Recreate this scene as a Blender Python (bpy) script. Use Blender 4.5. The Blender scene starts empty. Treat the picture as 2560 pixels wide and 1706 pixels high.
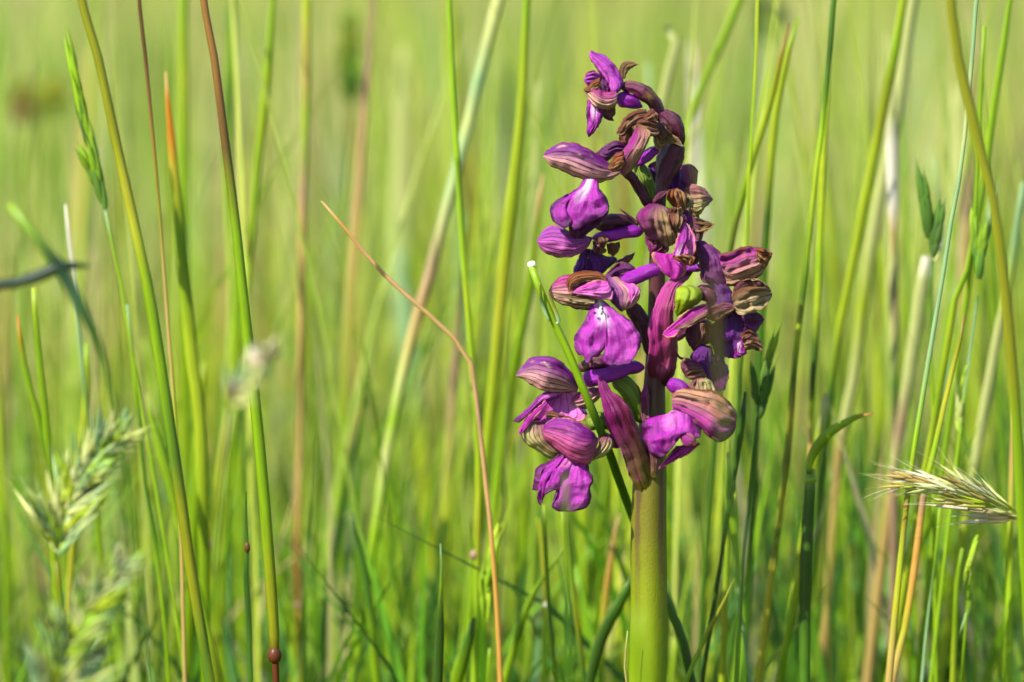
import bpy, math, random
import numpy as np
from mathutils import Vector, noise as mnoise

random.seed(7)
rng = np.random.default_rng(11)
scene = bpy.context.scene

# ------------------------------------------------------------------ camera
CAM_H, CAM_D, PITCH = 0.205, 0.60, math.radians(6.2)
PXW, PXH = 2560.0, 1706.0
LENS = 126.3
FPX = LENS / 36.0 * PXW
cam_data = bpy.data.cameras.new("camera")
cam = bpy.data.objects.new("camera", cam_data)
scene.collection.objects.link(cam)
cam.location = (0.0, -CAM_D, CAM_H)
cam.rotation_euler = (math.pi / 2 - PITCH, 0, 0)
cam_data.lens = LENS
cam_data.sensor_width = 36.0
cam_data.clip_start = 0.01
cam_data.clip_end = 2000.0
cam_data.dof.use_dof = True
cam_data.dof.focus_distance = 0.597
cam_data.dof.aperture_fstop = 12.5
scene.camera = cam

# ------------------------------------------------------------------ light
SUN_EL, SUN_AZ = math.radians(43), math.radians(-41)      # azimuth: 0 = behind the camera, negative = to its left
sdir = Vector((math.sin(SUN_AZ) * math.cos(SUN_EL), -math.cos(SUN_AZ) * math.cos(SUN_EL), math.sin(SUN_EL)))
world = bpy.data.worlds.new("World")
scene.world = world
world.use_nodes = True
wn = world.node_tree.nodes
bg = wn["Background"]
sky = wn.new("ShaderNodeTexSky")
sky.sky_type = 'NISHITA'
sky.sun_disc = False
sky.sun_elevation = SUN_EL
sky.sun_rotation = math.atan2(sdir.x, sdir.y)
world.node_tree.links.new(sky.outputs[0], bg.inputs[0])
bg.inputs[1].default_value = 0.10
sun_data = bpy.data.lights.new("sun", 'SUN')
sun_data.energy = 5.0
sun_data.angle = math.radians(0.53)
sun_data.color = (1.0, 0.93, 0.80)
sun = bpy.data.objects.new("sun", sun_data)
scene.collection.objects.link(sun)
sun.location = sdir * 5
sun.rotation_euler = (-sdir).to_track_quat('-Z', 'Y').to_euler()
scene.view_settings.view_transform = 'Standard'
scene.view_settings.look = 'None'
scene.view_settings.exposure = 1.85
scene.view_settings.gamma = 1.0
scene.cycles.use_denoising = True
scene.cycles.max_bounces = 8
scene.cycles.transmission_bounces = 6

# ------------------------------------------------------------------ helpers
K = 0.40                                                   # photo colour -> albedo at this exposure
def lin(c):
    c = c / 255.0
    return c / 12.92 if c <= 0.04045 else ((c + 0.055) / 1.055) ** 2.4
KCUR = [K]
GT = [1.0, 1.0]
def C(r, g, b, k=None):
    k = k or KCUR[0]
    gt = GT[0] if b > g * 1.12 and g < 205 else 1.0       # violet pigments reflect still less green than the hazy photo shows
    return (lin(r) * k, lin(g) * k * gt, lin(b) * k * (GT[1] if gt < 1 else 1.0), 1.0)

cp, sp_ = math.cos(PITCH), math.sin(PITCH)
def P(px, py, Y):
    """photo pixel (2560 x 1706) -> the point of its ray on the upright plane y = Y"""
    a = (px - PXW / 2) / FPX
    b = (PXH / 2 - py) / FPX
    d = Vector((a, cp + b * sp_, -sp_ + b * cp))
    t = (Y + CAM_D) / d.y
    return Vector((0, -CAM_D, CAM_H)) + d * t
def mpp(Y):                                                # metres per photo pixel on that plane
    return (Y + CAM_D) / FPX

col = scene.collection
ORIG = {}
def empty(name, loc, parent=None):
    o = bpy.data.objects.new(name, None)
    o.empty_display_size = 0.01
    col.objects.link(o)
    loc = Vector(loc)
    ORIG[o.name] = loc
    if parent is not None:
        o.parent = parent
        o.location = loc - ORIG[parent.name]
    else:
        o.location = loc
    return o
def mesh_obj(name, verts, faces, mat, parent=None, uvs=None, cols=None, origin=None, smooth=True, thick=0.0):
    """one mesh object from world-space vertices"""
    base = ORIG[parent.name] if parent is not None else (Vector(origin) if origin is not None else Vector((0, 0, 0)))
    me = bpy.data.meshes.new(name)
    V = np.asarray(verts, dtype=np.float64).reshape(-1, 3) - np.array(base)
    me.from_pydata(V.tolist(), [], faces)
    if uvs is not None:
        lay = me.uv_layers.new(name="UVMap")
        li = np.empty(len(me.loops), dtype=np.int32)
        me.loops.foreach_get("vertex_index", li)
        lay.data.foreach_set("uv", np.asarray(uvs, dtype=np.float32)[li].ravel())
    if cols is not None:
        ca = me.color_attributes.new("Col", 'FLOAT_COLOR', 'POINT')
        ca.data.foreach_set("color", np.asarray(cols, dtype=np.float32).ravel())
    if smooth:
        me.polygons.foreach_set("use_smooth", np.ones(len(me.polygons), dtype=bool))
    me.materials.append(mat)
    me.update()
    o = bpy.data.objects.new(name, me)
    col.objects.link(o)
    if parent is not None:
        o.parent = parent
        ORIG[o.name] = base
    elif origin is not None:
        o.location = base
        ORIG[o.name] = base
    if thick:
        m = o.modifiers.new("thickness", 'SOLIDIFY')
        m.thickness = thick
        m.offset = 0.0
    return o
def tag(o, label, cat, group=None, kind=None):
    if label: o["label"] = label
    if cat: o["category"] = cat
    if group: o["group"] = group
    if kind: o["kind"] = kind
    return o

def spline(pts, n):
    """arc-length resampled Catmull-Rom through points of any dimension"""
    pts = np.asarray(pts, dtype=float)
    if len(pts) == 1:
        return np.repeat(pts, n, 0)
    if len(pts) == 2:
        t = np.linspace(0, 1, n)[:, None]
        return pts[0] * (1 - t) + pts[1] * t
    p = np.vstack([2 * pts[0] - pts[1], pts, 2 * pts[-1] - pts[-2]])
    out = []
    for i in range(1, len(p) - 2):
        for t in np.linspace(0, 1, 14, endpoint=False):
            a, b, c, d = p[i - 1], p[i], p[i + 1], p[i + 2]
            out.append(0.5 * (2 * b + (c - a) * t + (2 * a - 5 * b + 4 * c - d) * t * t + (3 * b - a - 3 * c + d) * t ** 3))
    out.append(pts[-1])
    out = np.array(out)
    s = np.concatenate([[0], np.cumsum(np.linalg.norm(np.diff(out[:, :2], axis=0), axis=1))])
    if s[-1] < 1e-9:
        return np.repeat(out[:1], n, 0)
    q = np.linspace(0, s[-1], n)
    return np.stack([np.interp(q, s, out[:, k]) for k in range(out.shape[1])], 1)

# ------------------------------------------------------------------ materials
def new_mat(name):
    m = bpy.data.materials.new(name)
    m.use_nodes = True
    nt = m.node_tree
    return m, nt, nt.nodes, nt.links
def mth(nt, op, a, b=None, clamp=False):
    n = nt.nodes.new("ShaderNodeMath"); n.operation = op; n.use_clamp = clamp
    for i, v in enumerate((a, b)):
        if v is None: continue
        if isinstance(v, (int, float)): n.inputs[i].default_value = v
        else: nt.links.new(v, n.inputs[i])
    return n.outputs[0]
def sstep(nt, x, lo, hi):
    n = nt.nodes.new("ShaderNodeMapRange"); n.interpolation_type = 'SMOOTHSTEP'
    nt.links.new(x, n.inputs[0])
    n.inputs[1].default_value = lo; n.inputs[2].default_value = hi
    return n.outputs[0]
def mixc(nt, f, a, b):
    n = nt.nodes.new("ShaderNodeMix"); n.data_type = 'RGBA'
    for i, v in ((0, f), (6, a), (7, b)):
        if isinstance(v, (int, float)): n.inputs[i].default_value = v
        elif isinstance(v, tuple): n.inputs[i].default_value = v
        else: nt.links.new(v, n.inputs[i])
    return n.outputs[2]
def tex_noise(nt, vec, scale, detail=3, rough=0.55):
    n = nt.nodes.new("ShaderNodeTexNoise")
    n.inputs["Scale"].default_value = scale
    n.inputs["Detail"].default_value = detail
    n.inputs["Roughness"].default_value = rough
    nt.links.new(vec, n.inputs["Vector"])
    return n.outputs["Fac"]
def finish(nt, color, rough=0.5, transl=0.25, spec=0.35, bump=None, bstr=0.4, bdist=0.0003, tboost=1.0):
    N, L = nt.nodes, nt.links
    bsdf = N["Principled BSDF"]; out = N["Material Output"]
    L.new(color, bsdf.inputs["Base Color"])
    bsdf.inputs["Roughness"].default_value = rough
    bsdf.inputs["Specular IOR Level"].default_value = spec
    nrm = None
    if bump is not None:
        b = N.new("ShaderNodeBump"); b.inputs["Strength"].default_value = bstr; b.inputs["Distance"].default_value = bdist
        L.new(bump, b.inputs["Height"]); L.new(b.outputs[0], bsdf.inputs["Normal"]); nrm = b.outputs[0]
    if transl > 0:
        t = N.new("ShaderNodeBsdfTranslucent")
        if tboost != 1.0:
            g = N.new("ShaderNodeGamma"); g.inputs[1].default_value = 1 / tboost
            L.new(color, g.inputs[0]); L.new(g.outputs[0], t.inputs[0])
        else:
            L.new(color, t.inputs[0])
        if nrm is not None: L.new(nrm, t.inputs["Normal"])
        mx = N.new("ShaderNodeMixShader"); mx.inputs[0].default_value = transl
        L.new(bsdf.outputs[0], mx.inputs[1]); L.new(t.outputs[0], mx.inputs[2]); L.new(mx.outputs[0], out.inputs[0])

def petal_mat(name, c0, c1, vein=None, edge=None, blot=None, tip=None, base=None, heart=None, streak=None, spots=None,
              rough=0.38, transl=0.27, bstr=0.5):
    """pigments of a petal: c0..c1 from one margin to the other; veins along it; coloured margin; wilted blotches; pale heart"""
    m, nt, N, L = new_mat(name)
    tc = N.new("ShaderNodeTexCoord"); sep = N.new("ShaderNodeSeparateXYZ")
    L.new(tc.outputs["UV"], sep.inputs[0])
    oi = N.new("ShaderNodeObjectInfo")
    off = N.new("ShaderNodeVectorMath"); off.operation = 'ADD'
    cmb = N.new("ShaderNodeCombineXYZ"); r10 = mth(nt, 'MULTIPLY', oi.outputs["Random"], 37.0)
    L.new(r10, cmb.inputs[0]); L.new(r10, cmb.inputs[2])
    L.new(tc.outputs["UV"], off.inputs[0]); L.new(cmb.outputs[0], off.inputs[1])
    vec = off.outputs[0]
    u, v = sep.outputs[0], sep.outputs[1]
    n_lo = tex_noise(nt, vec, 3.2, 4); n_hi = tex_noise(nt, vec, 16, 4, 0.65); n_fine = tex_noise(nt, vec, 85, 3, .7)
    wob = mth(nt, 'MULTIPLY', mth(nt, 'SUBTRACT', n_lo, 0.5), 0.22)
    uu = mth(nt, 'ADD', u, wob)
    c = mixc(nt, sstep(nt, uu, 0.12, 0.85), c0, c1)
    if base is not None:
        c = mixc(nt, sstep(nt, mth(nt, 'ADD', v, wob), base[1], 0.0), c, base[0])
    if tip is not None:
        c = mixc(nt, sstep(nt, mth(nt, 'ADD', v, wob), tip[1], 1.0), c, tip[0])
    if streak is not None:       # fan of fine streaks from the base
        map_ = N.new("ShaderNodeMapping"); map_.inputs["Scale"].default_value = (26, 2.2, 1)
        L.new(vec, map_.inputs[0])
        s = tex_noise(nt, map_.outputs[0], 1.0, 4, 0.6)
        c = mixc(nt, mth(nt, 'MULTIPLY', sstep(nt, s, 0.44, 0.60), streak[1]), c, streak[0])
        map2 = N.new("ShaderNodeMapping"); map2.inputs["Scale"].default_value = (13, 5.5, 1)
        L.new(vec, map2.inputs[0])
        s2 = tex_noise(nt, map2.outputs[0], 1.0, 5, 0.7)
        c = mixc(nt, mth(nt, 'MULTIPLY', sstep(nt, s2, 0.50, 0.66), .55), c, streak[0])
    if heart is not None:        # pale field about (0.5, v0)
        hx = mth(nt, 'MULTIPLY', mth(nt, 'SUBTRACT', u, 0.47), heart[3] if len(heart) > 3 else 1.5)
        hy = mth(nt, 'SUBTRACT', v, heart[1])
        d = mth(nt, 'SQRT', mth(nt, 'ADD', mth(nt, 'MULTIPLY', hx, hx), mth(nt, 'MULTIPLY', hy, hy)))
        d = mth(nt, 'ADD', d, mth(nt, 'MULTIPLY', mth(nt, 'SUBTRACT', n_hi, 0.5), 0.28))
        c = mixc(nt, sstep(nt, d, heart[2], heart[2] * 0.25), c, heart[0])
    if vein is not None:
        x = mth(nt, 'FRACT', mth(nt, 'ADD', mth(nt, 'MULTIPLY', mth(nt, 'ADD', u, mth(nt, 'MULTIPLY', wob, 0.35)), vein[1]), 0.5))
        x = mth(nt, 'ABSOLUTE', mth(nt, 'SUBTRACT', x, 0.5))
        x = mth(nt, 'ADD', x, mth(nt, 'MULTIPLY', mth(nt, 'SUBTRACT', n_hi, 0.5), 0.22))
        ln = mth(nt, 'MULTIPLY', sstep(nt, x, vein[2], vein[2] * 0.3), min(1.0, vein[3] * 1.1))
        c = mixc(nt, ln, c, vein[0])
    if blot is not None:
        c = mixc(nt, mth(nt, 'MULTIPLY', sstep(nt, tex_noise(nt, vec, blot[2], 5, 0.6), blot[1], blot[1] + 0.12), 0.9), c, blot[0])
    if spots is not None:
        c = mixc(nt, mth(nt, 'MULTIPLY', sstep(nt, n_hi, 0.60, 0.70), spots[1]), c, spots[0])
    if edge is not None:
        e = mth(nt, 'ABSOLUTE', mth(nt, 'SUBTRACT', mth(nt, 'MULTIPLY', u, 2.0), 1.0))
        e = mth(nt, 'MAXIMUM', e, v) if len(edge) > 2 else e
        e = mth(nt, 'ADD', e, mth(nt, 'MULTIPLY', mth(nt, 'SUBTRACT', n_hi, 0.5), 0.25))
        c = mixc(nt, sstep(nt, e, 1.0 - edge[1], 1.0 - edge[1] * 0.35), c, edge[0])
    # glitter of the papillate surface, painted into the colour as paler specks
    c = mixc(nt, mth(nt, 'MULTIPLY', sstep(nt, n_fine, 0.54, 0.70), 0.22), c, mixc(nt, 0.2, c, (0.75, 0.35, 0.75, 1)))
    finish(nt, c, rough, transl, 0.32, mth(nt, 'ADD', n_hi, mth(nt, 'MULTIPLY', n_fine, 0.9)), bstr, 0.0005)
    return m

GT[:] = [.42, .88]; KCUR[0] = 0.46                                             # petals are paler than leaves
MT = {}
MT['stripe'] = petal_mat('striped_sepal', C(122, 16, 150), C(228, 168, 164), (C(90, 8, 84), 7, 0.14, 1), (C(150, 84, 100), .10), (C(222, 178, 140), .60, 3.0))
MT['stripe_lilac'] = petal_mat('striped_lilac_sepal', C(164, 92, 186), C(214, 150, 206), (C(92, 26, 104), 8, 0.14, 1), (C(206, 130, 140), .12))
MT['stripe_tan'] = petal_mat('striped_tan_sepal', C(182, 80, 150), C(222, 180, 150), (C(84, 26, 60), 8, 0.15, 1), (C(160, 74, 120), .14), (C(216, 184, 130), .60, 3))
MT['stripe_olive'] = petal_mat('striped_olive_sepal', C(150, 96, 90), C(206, 200, 124), (C(98, 40, 66), 7, 0.14, 1), (C(160, 104, 100), .12), tip=(C(140, 60, 120), .55))
MT['stripe_pink'] = petal_mat('striped_pink_hood', C(140, 30, 160), C(214, 136, 160), (C(96, 22, 82), 9, 0.14, 1), (C(190, 110, 120), .10), (C(190, 118, 100), .62, 3.2))
MT['lilac'] = petal_mat('lilac_petal', C(200, 116, 214), C(156, 52, 190), (C(110, 30, 130), 5, 0.1, .6), (C(140, 66, 90), .12), None, rough=.40)
MT['lip'] = petal_mat('lip', C(186, 50, 196), C(194, 64, 204), None, (C(96, 4, 112), .20, 1), (C(190, 126, 108), .64, 2.6), heart=(C(248, 206, 248), .08, .55, 1.9), streak=(C(138, 4, 156), .85))
MT['lip_white'] = petal_mat('lip_with_white_heart', C(190, 66, 202), C(204, 96, 212), None, (C(120, 10, 134), .15, 1), (C(200, 140, 130), .72, 2.2), heart=(C(255, 248, 255), .16, .50, 1.7), streak=(C(152, 18, 172), .75))
MT['lip_worn'] = petal_mat('worn_lip', C(178, 34, 188), C(198, 76, 206), None, (C(100, 10, 100), .22, 1), (C(172, 100, 80), .60, 2.4), heart=(C(240, 180, 242), .16, .34, 1.6), streak=(C(130, 4, 148), .85))
MT['lip_pale'] = petal_mat('pale_petal', C(214, 104, 206), C(238, 186, 232), (C(176, 64, 164), 6, .12, .7), (C(214, 130, 116), .16))
MT['purple'] = petal_mat('purple_spur', C(160, 8, 190), C(120, 14, 170), None, None, None, spots=(C(200, 84, 222), .5), rough=.34)
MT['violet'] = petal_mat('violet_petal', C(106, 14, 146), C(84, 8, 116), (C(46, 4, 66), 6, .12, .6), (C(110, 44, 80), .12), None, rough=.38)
MT['magenta'] = petal_mat('magenta_petal', C(184, 4, 176), C(198, 50, 190), None, (C(206, 130, 116), .22), (C(196, 116, 110), .68, 3))
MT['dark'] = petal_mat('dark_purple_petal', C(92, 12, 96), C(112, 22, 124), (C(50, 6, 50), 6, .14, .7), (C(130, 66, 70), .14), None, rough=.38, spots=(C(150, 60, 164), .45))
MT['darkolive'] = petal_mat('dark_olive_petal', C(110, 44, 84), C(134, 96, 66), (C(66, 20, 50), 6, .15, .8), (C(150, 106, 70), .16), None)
MT['wilt'] = petal_mat('wilted_sepal', C(164, 92, 66), C(214, 166, 126), (C(92, 40, 34), 7, .17, .95), (C(110, 54, 40), .16), (C(130, 50, 90), .58, 4), bstr=.9, rough=.5)
MT['wilt_olive'] = petal_mat('wilted_olive_hood', C(150, 40, 140), C(204, 172, 112), (C(120, 60, 62), 7, .14, .8), (C(150, 60, 110), .14), (C(186, 120, 92), .62, 3.4), tip=(C(136, 24, 146), .55), bstr=.8)
MT['wilt_pink'] = petal_mat('wilted_pink_petal', C(200, 56, 196), C(226, 176, 140), (C(146, 76, 72), 6, .15, .8), (C(150, 84, 60), .16), (C(206, 130, 116), .56, 3.6), tip=(C(140, 80, 52), .75), bstr=.9)
MT['orange'] = petal_mat('withered_orange_petal', C(196, 104, 54), C(232, 172, 110), (C(140, 62, 36), 5, .18, .9), (C(150, 74, 40), .16), None, bstr=1.0, rough=.55)
MT['paper'] = petal_mat('papery_petal', C(140, 84, 48), C(236, 212, 162), (C(132, 78, 44), 5, .13, .6), (C(210, 176, 120), .12), (C(110, 58, 34), .64, 4), bstr=1.0, rough=.6)
MT['tan'] = petal_mat('tan_bract', C(146, 112, 64), C(190, 150, 100), (C(100, 60, 46), 6, .14, .7), (C(206, 176, 120), .16), None, tip=(C(230, 210, 156), .8), bstr=.8)
MT['bract'] = petal_mat('purple_bract', C(138, 34, 118), C(124, 52, 78), (C(74, 22, 40), 3, .08, .8), (C(182, 108, 160), .10), (C(160, 66, 116), .56, 3), base=(C(118, 112, 26), .6), tip=(C(164, 56, 150), .6), rough=.32)
MT['bract_pink'] = petal_mat('pink_bract', C(188, 76, 158), C(164, 92, 112), (C(126, 54, 70), 4, .08, .7), (C(196, 116, 156), .10), (C(200, 132, 156), .56, 3.2), base=(C(96, 28, 54), .42), tip=(C(182, 90, 160), .6), rough=.32)
MT['ovary'] = petal_mat('ribbed_ovary', C(120, 54, 96), C(128, 108, 50), (C(74, 22, 52), 6, .2, .85), None, (C(160, 136, 56), .58, 3), rough=.32)
MT['ovary_dark'] = petal_mat('dark_ovary', C(92, 28, 66), C(116, 46, 74), (C(56, 12, 40), 6, .2, .85), None, (C(120, 84, 56), .6, 3), rough=.32)
MT['ovary_green'] = petal_mat('green_ovary', C(126, 154, 30), C(106, 134, 30), (C(76, 96, 24), 6, .2, .6), None, (C(164, 176, 76), .58, 3), rough=.34)
MT['maroon'] = petal_mat('maroon_hollow_shade', C(90, 4, 36), C(70, 2, 28))  # dark colour painted for the shade inside the curled lip
MT['lime'] = petal_mat('lime_ovary', C(160, 190, 10), C(140, 166, 16), None, (C(130, 90, 70), .10), None, rough=.36)

KCUR[0] = 0.29; GT[:] = [1.0, 1.0]
def stem_material():
    m, nt, N, L = new_mat('orchid_stem')
    tc = N.new("ShaderNodeTexCoord"); sep = N.new("ShaderNodeSeparateXYZ"); L.new(tc.outputs["UV"], sep.inputs[0])
    u, v = sep.outputs[0], sep.outputs[1]
    mp = N.new("ShaderNodeMapping"); mp.inputs["Scale"].default_value = (9, 30, 1); L.new(tc.outputs["UV"], mp.inputs[0])
    n1 = tex_noise(nt, mp.outputs[0], 1.0, 4); 
    mp2 = N.new("ShaderNodeMapping"); mp2.inputs["Scale"].default_value = (60, 300, 1); L.new(tc.outputs["UV"], mp2.inputs[0])
    n2 = tex_noise(nt, mp2.outputs[0], 1.0, 3, .7)
    vv = mth(nt, 'ADD', v, mth(nt, 'MULTIPLY', mth(nt, 'SUBTRACT', n1, .5), .06))
    c = mixc(nt, sstep(nt, vv, .50, .66), C(156, 188, 0), C(146, 150, 14))
    c = mixc(nt, mth(nt, 'ADD', mth(nt, 'MULTIPLY', sstep(nt, vv, .58, .70), .3), mth(nt, 'MULTIPLY', sstep(nt, vv, .70, .80), .7)), c, C(100, 44, 60))
    rib = mth(nt, 'ABSOLUTE', mth(nt, 'SUBTRACT', mth(nt, 'FRACT', mth(nt, 'ADD', mth(nt, 'MULTIPLY', u, 4.0), .5)), .5))
    ribm = sstep(nt, mth(nt, 'ADD', rib, mth(nt, 'MULTIPLY', mth(nt, 'SUBTRACT', n1, .5), .2)), .30, .44)
    purple = mth(nt, 'MULTIPLY', ribm, sstep(nt, vv, .52, .70))
    c = mixc(nt, mth(nt, 'MULTIPLY', purple, .8), c, C(104, 66, 60))
    c = mixc(nt, mth(nt, 'MULTIPLY', sstep(nt, n2, .64, .75), .22), c, C(200, 190, 110))
    finish(nt, c, .45, .12, .25, mth(nt, 'ADD', n2, n1), .35, .0003)
    return m
MT['stem'] = stem_material()

KCUR[0] = K
def plant_mat(name, rough=.42, transl=.42, streaks=True):
    """grass: pigment from the blade's own colour attribute, fine lengthwise ribs"""
    m, nt, N, L = new_mat(name)
    at = N.new("ShaderNodeAttribute"); at.attribute_name = "Col"
    c = at.outputs["Color"]
    bump = None
    if streaks:
        tc = N.new("ShaderNodeTexCoord"); mp = N.new("ShaderNodeMapping"); mp.inputs["Scale"].default_value = (7, 26, 1)
        L.new(tc.outputs["UV"], mp.inputs[0])
        n = tex_noise(nt, mp.outputs[0], 1.0, 4, .6)
        hsv = N.new("ShaderNodeHueSaturation"); L.new(c, hsv.inputs["Color"])
        L.new(mth(nt, 'ADD', mth(nt, 'MULTIPLY', n, .9), .55), hsv.inputs["Value"])
        c = hsv.outputs[0]
        mp2 = N.new("ShaderNodeMapping"); mp2.inputs["Scale"].default_value = (14, .6, 1); L.new(tc.outputs["UV"], mp2.inputs[0])
        bump = tex_noise(nt, mp2.outputs[0], 1.0, 2)
    finish(nt, c, rough, transl, .3, bump, .5, .0002, tboost=1.3)
    return m
MT['grass'] = plant_mat('grass_blade')
MT['field'] = plant_mat('meadow_grass', .5, .42, False)
MT['husk'] = plant_mat('grass_husk', .6, .3)

def ground_material():
    m, nt, N, L = new_mat('meadow_soil')
    tc = N.new("ShaderNodeTexCoord")
    n1 = tex_noise(nt, tc.outputs["Object"], 1.4, 6); n2 = tex_noise(nt, tc.outputs["Object"], 40, 5)
    c = mixc(nt, sstep(nt, n1, .35, .65), C(110, 140, 24), C(160, 168, 50))
    c = mixc(nt, sstep(nt, n2, .45, .7), c, C(70, 74, 30))
    finish(nt, c, .9, 0, .1, n2, .8, .01)
    return m
MT['ground'] = ground_material()

# ------------------------------------------------------------------ ground
def build_ground():
    xs = np.concatenate([-np.geomspace(600, 3, 14), np.linspace(-2, 2, 17), np.geomspace(3, 600, 14)])
    ys = np.concatenate([-np.geomspace(600, 3, 12), np.linspace(-2, 8, 31), np.geomspace(10, 600, 16)])
    v, f = [], []
    for y in ys:
        for x in xs:
            z = -0.006 + 0.006 * mnoise.noise((x * 1.7, y * 1.7, 0)) if abs(x) < 20 and abs(y) < 20 else -0.006
            v.append((x, y, z))
    n = len(xs)
    for j in range(len(ys) - 1):
        for i in range(n - 1):
            f.append((j * n + i, j * n + i + 1, (j + 1) * n + i + 1, (j + 1) * n + i))
    o = mesh_obj('ground', v, f, MT['ground'])
    o["kind"] = "structure"
build_ground()

# ------------------------------------------------------------------ orchid
ZS = 3.409
OFF = {'a': (1280, 100), 'b': (1280, 500), 'c': (1250, 850)}    # three enlarged crops of the photograph
def zc(t, pts):
    ox, oy = OFF[t]
    return [(ox + x / ZS, oy + y / ZS) for x, y in pts]
STEM_BASE = P(1612, 1706, 0); STEM_BASE = Vector((STEM_BASE.x - 0.0015, 0, 0))
orchid = empty('orchid', STEM_BASE)
tag(orchid, 'purple wild orchid with wilting flowers on a thick green stem', 'orchid')
_seed = [0]
def pet(parent, name, t, Lp, Rp, mat, z=(4,), cup=1.2, roll=0.0, crk=0.22, T=None, B=None, nu=21, nv=31, rag=1.0, ridge=6, thick=.00016, label=None, flip=False):
    """a curved sheet inside a traced outline: L and R are its two margins from base to tip; z = mm in front of the stem axis"""
    _seed[0] += 1
    sd = _seed[0] * 3.17
    Lq, Rq = zc(t, Lp), zc(t, Rp)
    Tq = zc(t, T) if T else [Lq[0], Rq[0]]
    Bq = zc(t, B) if B else [Lq[-1], Rq[-1]]
    Ls, Rs = spline(Lq, nv), spline(Rq, nv)
    Ts, Bs = spline(Tq, nu), spline(Bq, nu)
    zz = np.interp(np.linspace(0, 1, nv), np.linspace(0, 1, len(z)), z) if len(z) > 1 else np.full(nv, float(z[0]))
    c00, c10, c01, c11 = Ls[0], Rs[0], Ls[-1], Rs[-1]
    wref = np.linalg.norm(Ls[nv // 2] - Rs[nv // 2])
    verts, uvs = [], []
    for j in range(nv):
        v = j / (nv - 1)
        wj = np.linalg.norm(Ls[j] - Rs[j]) / max(wref, 1e-6)
        for i in range(nu):
            u = i / (nu - 1)
            p = (1 - v) * Ts[i] + v * Bs[i] + (1 - u) * Ls[j] + u * Rs[j] - ((1 - u) * (1 - v) * c00 + u * (1 - v) * c10 + (1 - u) * v * c01 + u * v * c11)
            s = 2 * u - 1
            ev = max(abs(s), 2 * abs(v - .5)) ** 6                       # margins are more uneven than the middle
            q = Vector((p[0] * .022 + sd, p[1] * .022, sd))
            q2 = Vector((p[0] * .07 + sd, p[1] * .07, -sd))
            n1 = mnoise.noise(q); n2 = mnoise.noise(q2)
            # lengthwise furrows between the veins, and a margin that turns out or in as it dries
            fur = mnoise.noise(Vector((u * ridge * 1.3 + sd, v * 1.6, sd * 2))) + .6 * mnoise.noise(Vector((u * ridge * 2.9 + sd, v * 3.1, sd * 5)))
            turn = mnoise.noise(Vector((s * .7 + sd, v * 3.4, sd * 7)))
            fold = abs(s) ** 5 * turn * 1.5
            prof = 1 - abs(s) ** 2.5
            amp = min(1.0, wj) * min(1.0, wref / 40); nk = min(1.0, wj * 1.6)
            cr = crk * 1.2
            dz = zz[j] + cup * .66 * prof * min(1.0, wj) + roll * s + (cr * 2.0 * fur + fold * (.6 + cr) + cr * 1.5 * mnoise.noise(Vector((p[0] * .04 + sd, p[1] * .04, sd * 3)))) * amp + nk * (cr * 1.8 * n1 * (.5 + ev) + cr * 1.2 * n2 * (.4 + ev))
            dx = rag * ev * (3.0 * mnoise.noise(Vector((p[0] * .05, p[1] * .05, sd + 9))) + 2.2 * mnoise.noise(Vector((p[0] * .16, p[1] * .16, sd + 29))))
            dy = rag * ev * (3.0 * mnoise.noise(Vector((p[0] * .05, p[1] * .05, sd + 19))) + 2.2 * mnoise.noise(Vector((p[0] * .16, p[1] * .16, sd + 39))))
            verts.append(P(p[0] + dx, p[1] + dy, -dz * .001))
            uvs.append((1 - u if flip else u, v))
    faces = []
    for j in range(nv - 1):
        for i in range(nu - 1):
            a = j * nu + i
            faces.append((a, a + 1, a + nu + 1, a + nu))
    o = mesh_obj(name, verts, faces, MT[mat], parent, uvs, thick=thick)
    if label: o["label"] = label
    return o

def tube_mesh(centers, radii, ns=12, ribs=0, ribamp=0.0, twist=0.0, cap=True):
    """swept round body; returns verts, faces, uvs"""
    cs = [Vector(c) for c in centers]
    n = len(cs)
    s = [0.0]
    for i in range(1, n): s.append(s[-1] + (cs[i] - cs[i - 1]).length)
    verts, uvs, faces = [], [], []
    for i in range(n):
        d = (cs[min(i + 1, n - 1)] - cs[max(i - 1, 0)])
        d = d.normalized() if d.length > 1e-12 else Vector((0, 0, 1))
        side = d.cross(Vector((0, -1, 0)))
        side = side.normalized() if side.length > 1e-6 else Vector((1, 0, 0))
        nor = side.cross(d).normalized()
        for k in range(ns + 1):
            a = 2 * math.pi * k / ns
            r = radii[i] * (1 + ribamp * math.cos(ribs * (a + twist * s[i] / max(s[-1], 1e-9))))
            verts.append(cs[i] + side * (math.cos(a) * r) + nor * (math.sin(a) * r))
            uvs.append((k / ns, s[i] / max(s[-1], 1e-9)))
    m = ns + 1
    for i in range(n - 1):
        for k in range(ns):
            faces.append((i * m + k, i * m + k + 1, (i + 1) * m + k + 1, (i + 1) * m + k))
    if cap:
        for i, flip in ((0, True), (n - 1, False)):
            ring = [i * m + k for k in range(ns)]
            faces.append(tuple(reversed(ring)) if flip else tuple(ring))
    return verts, faces, uvs
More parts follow.
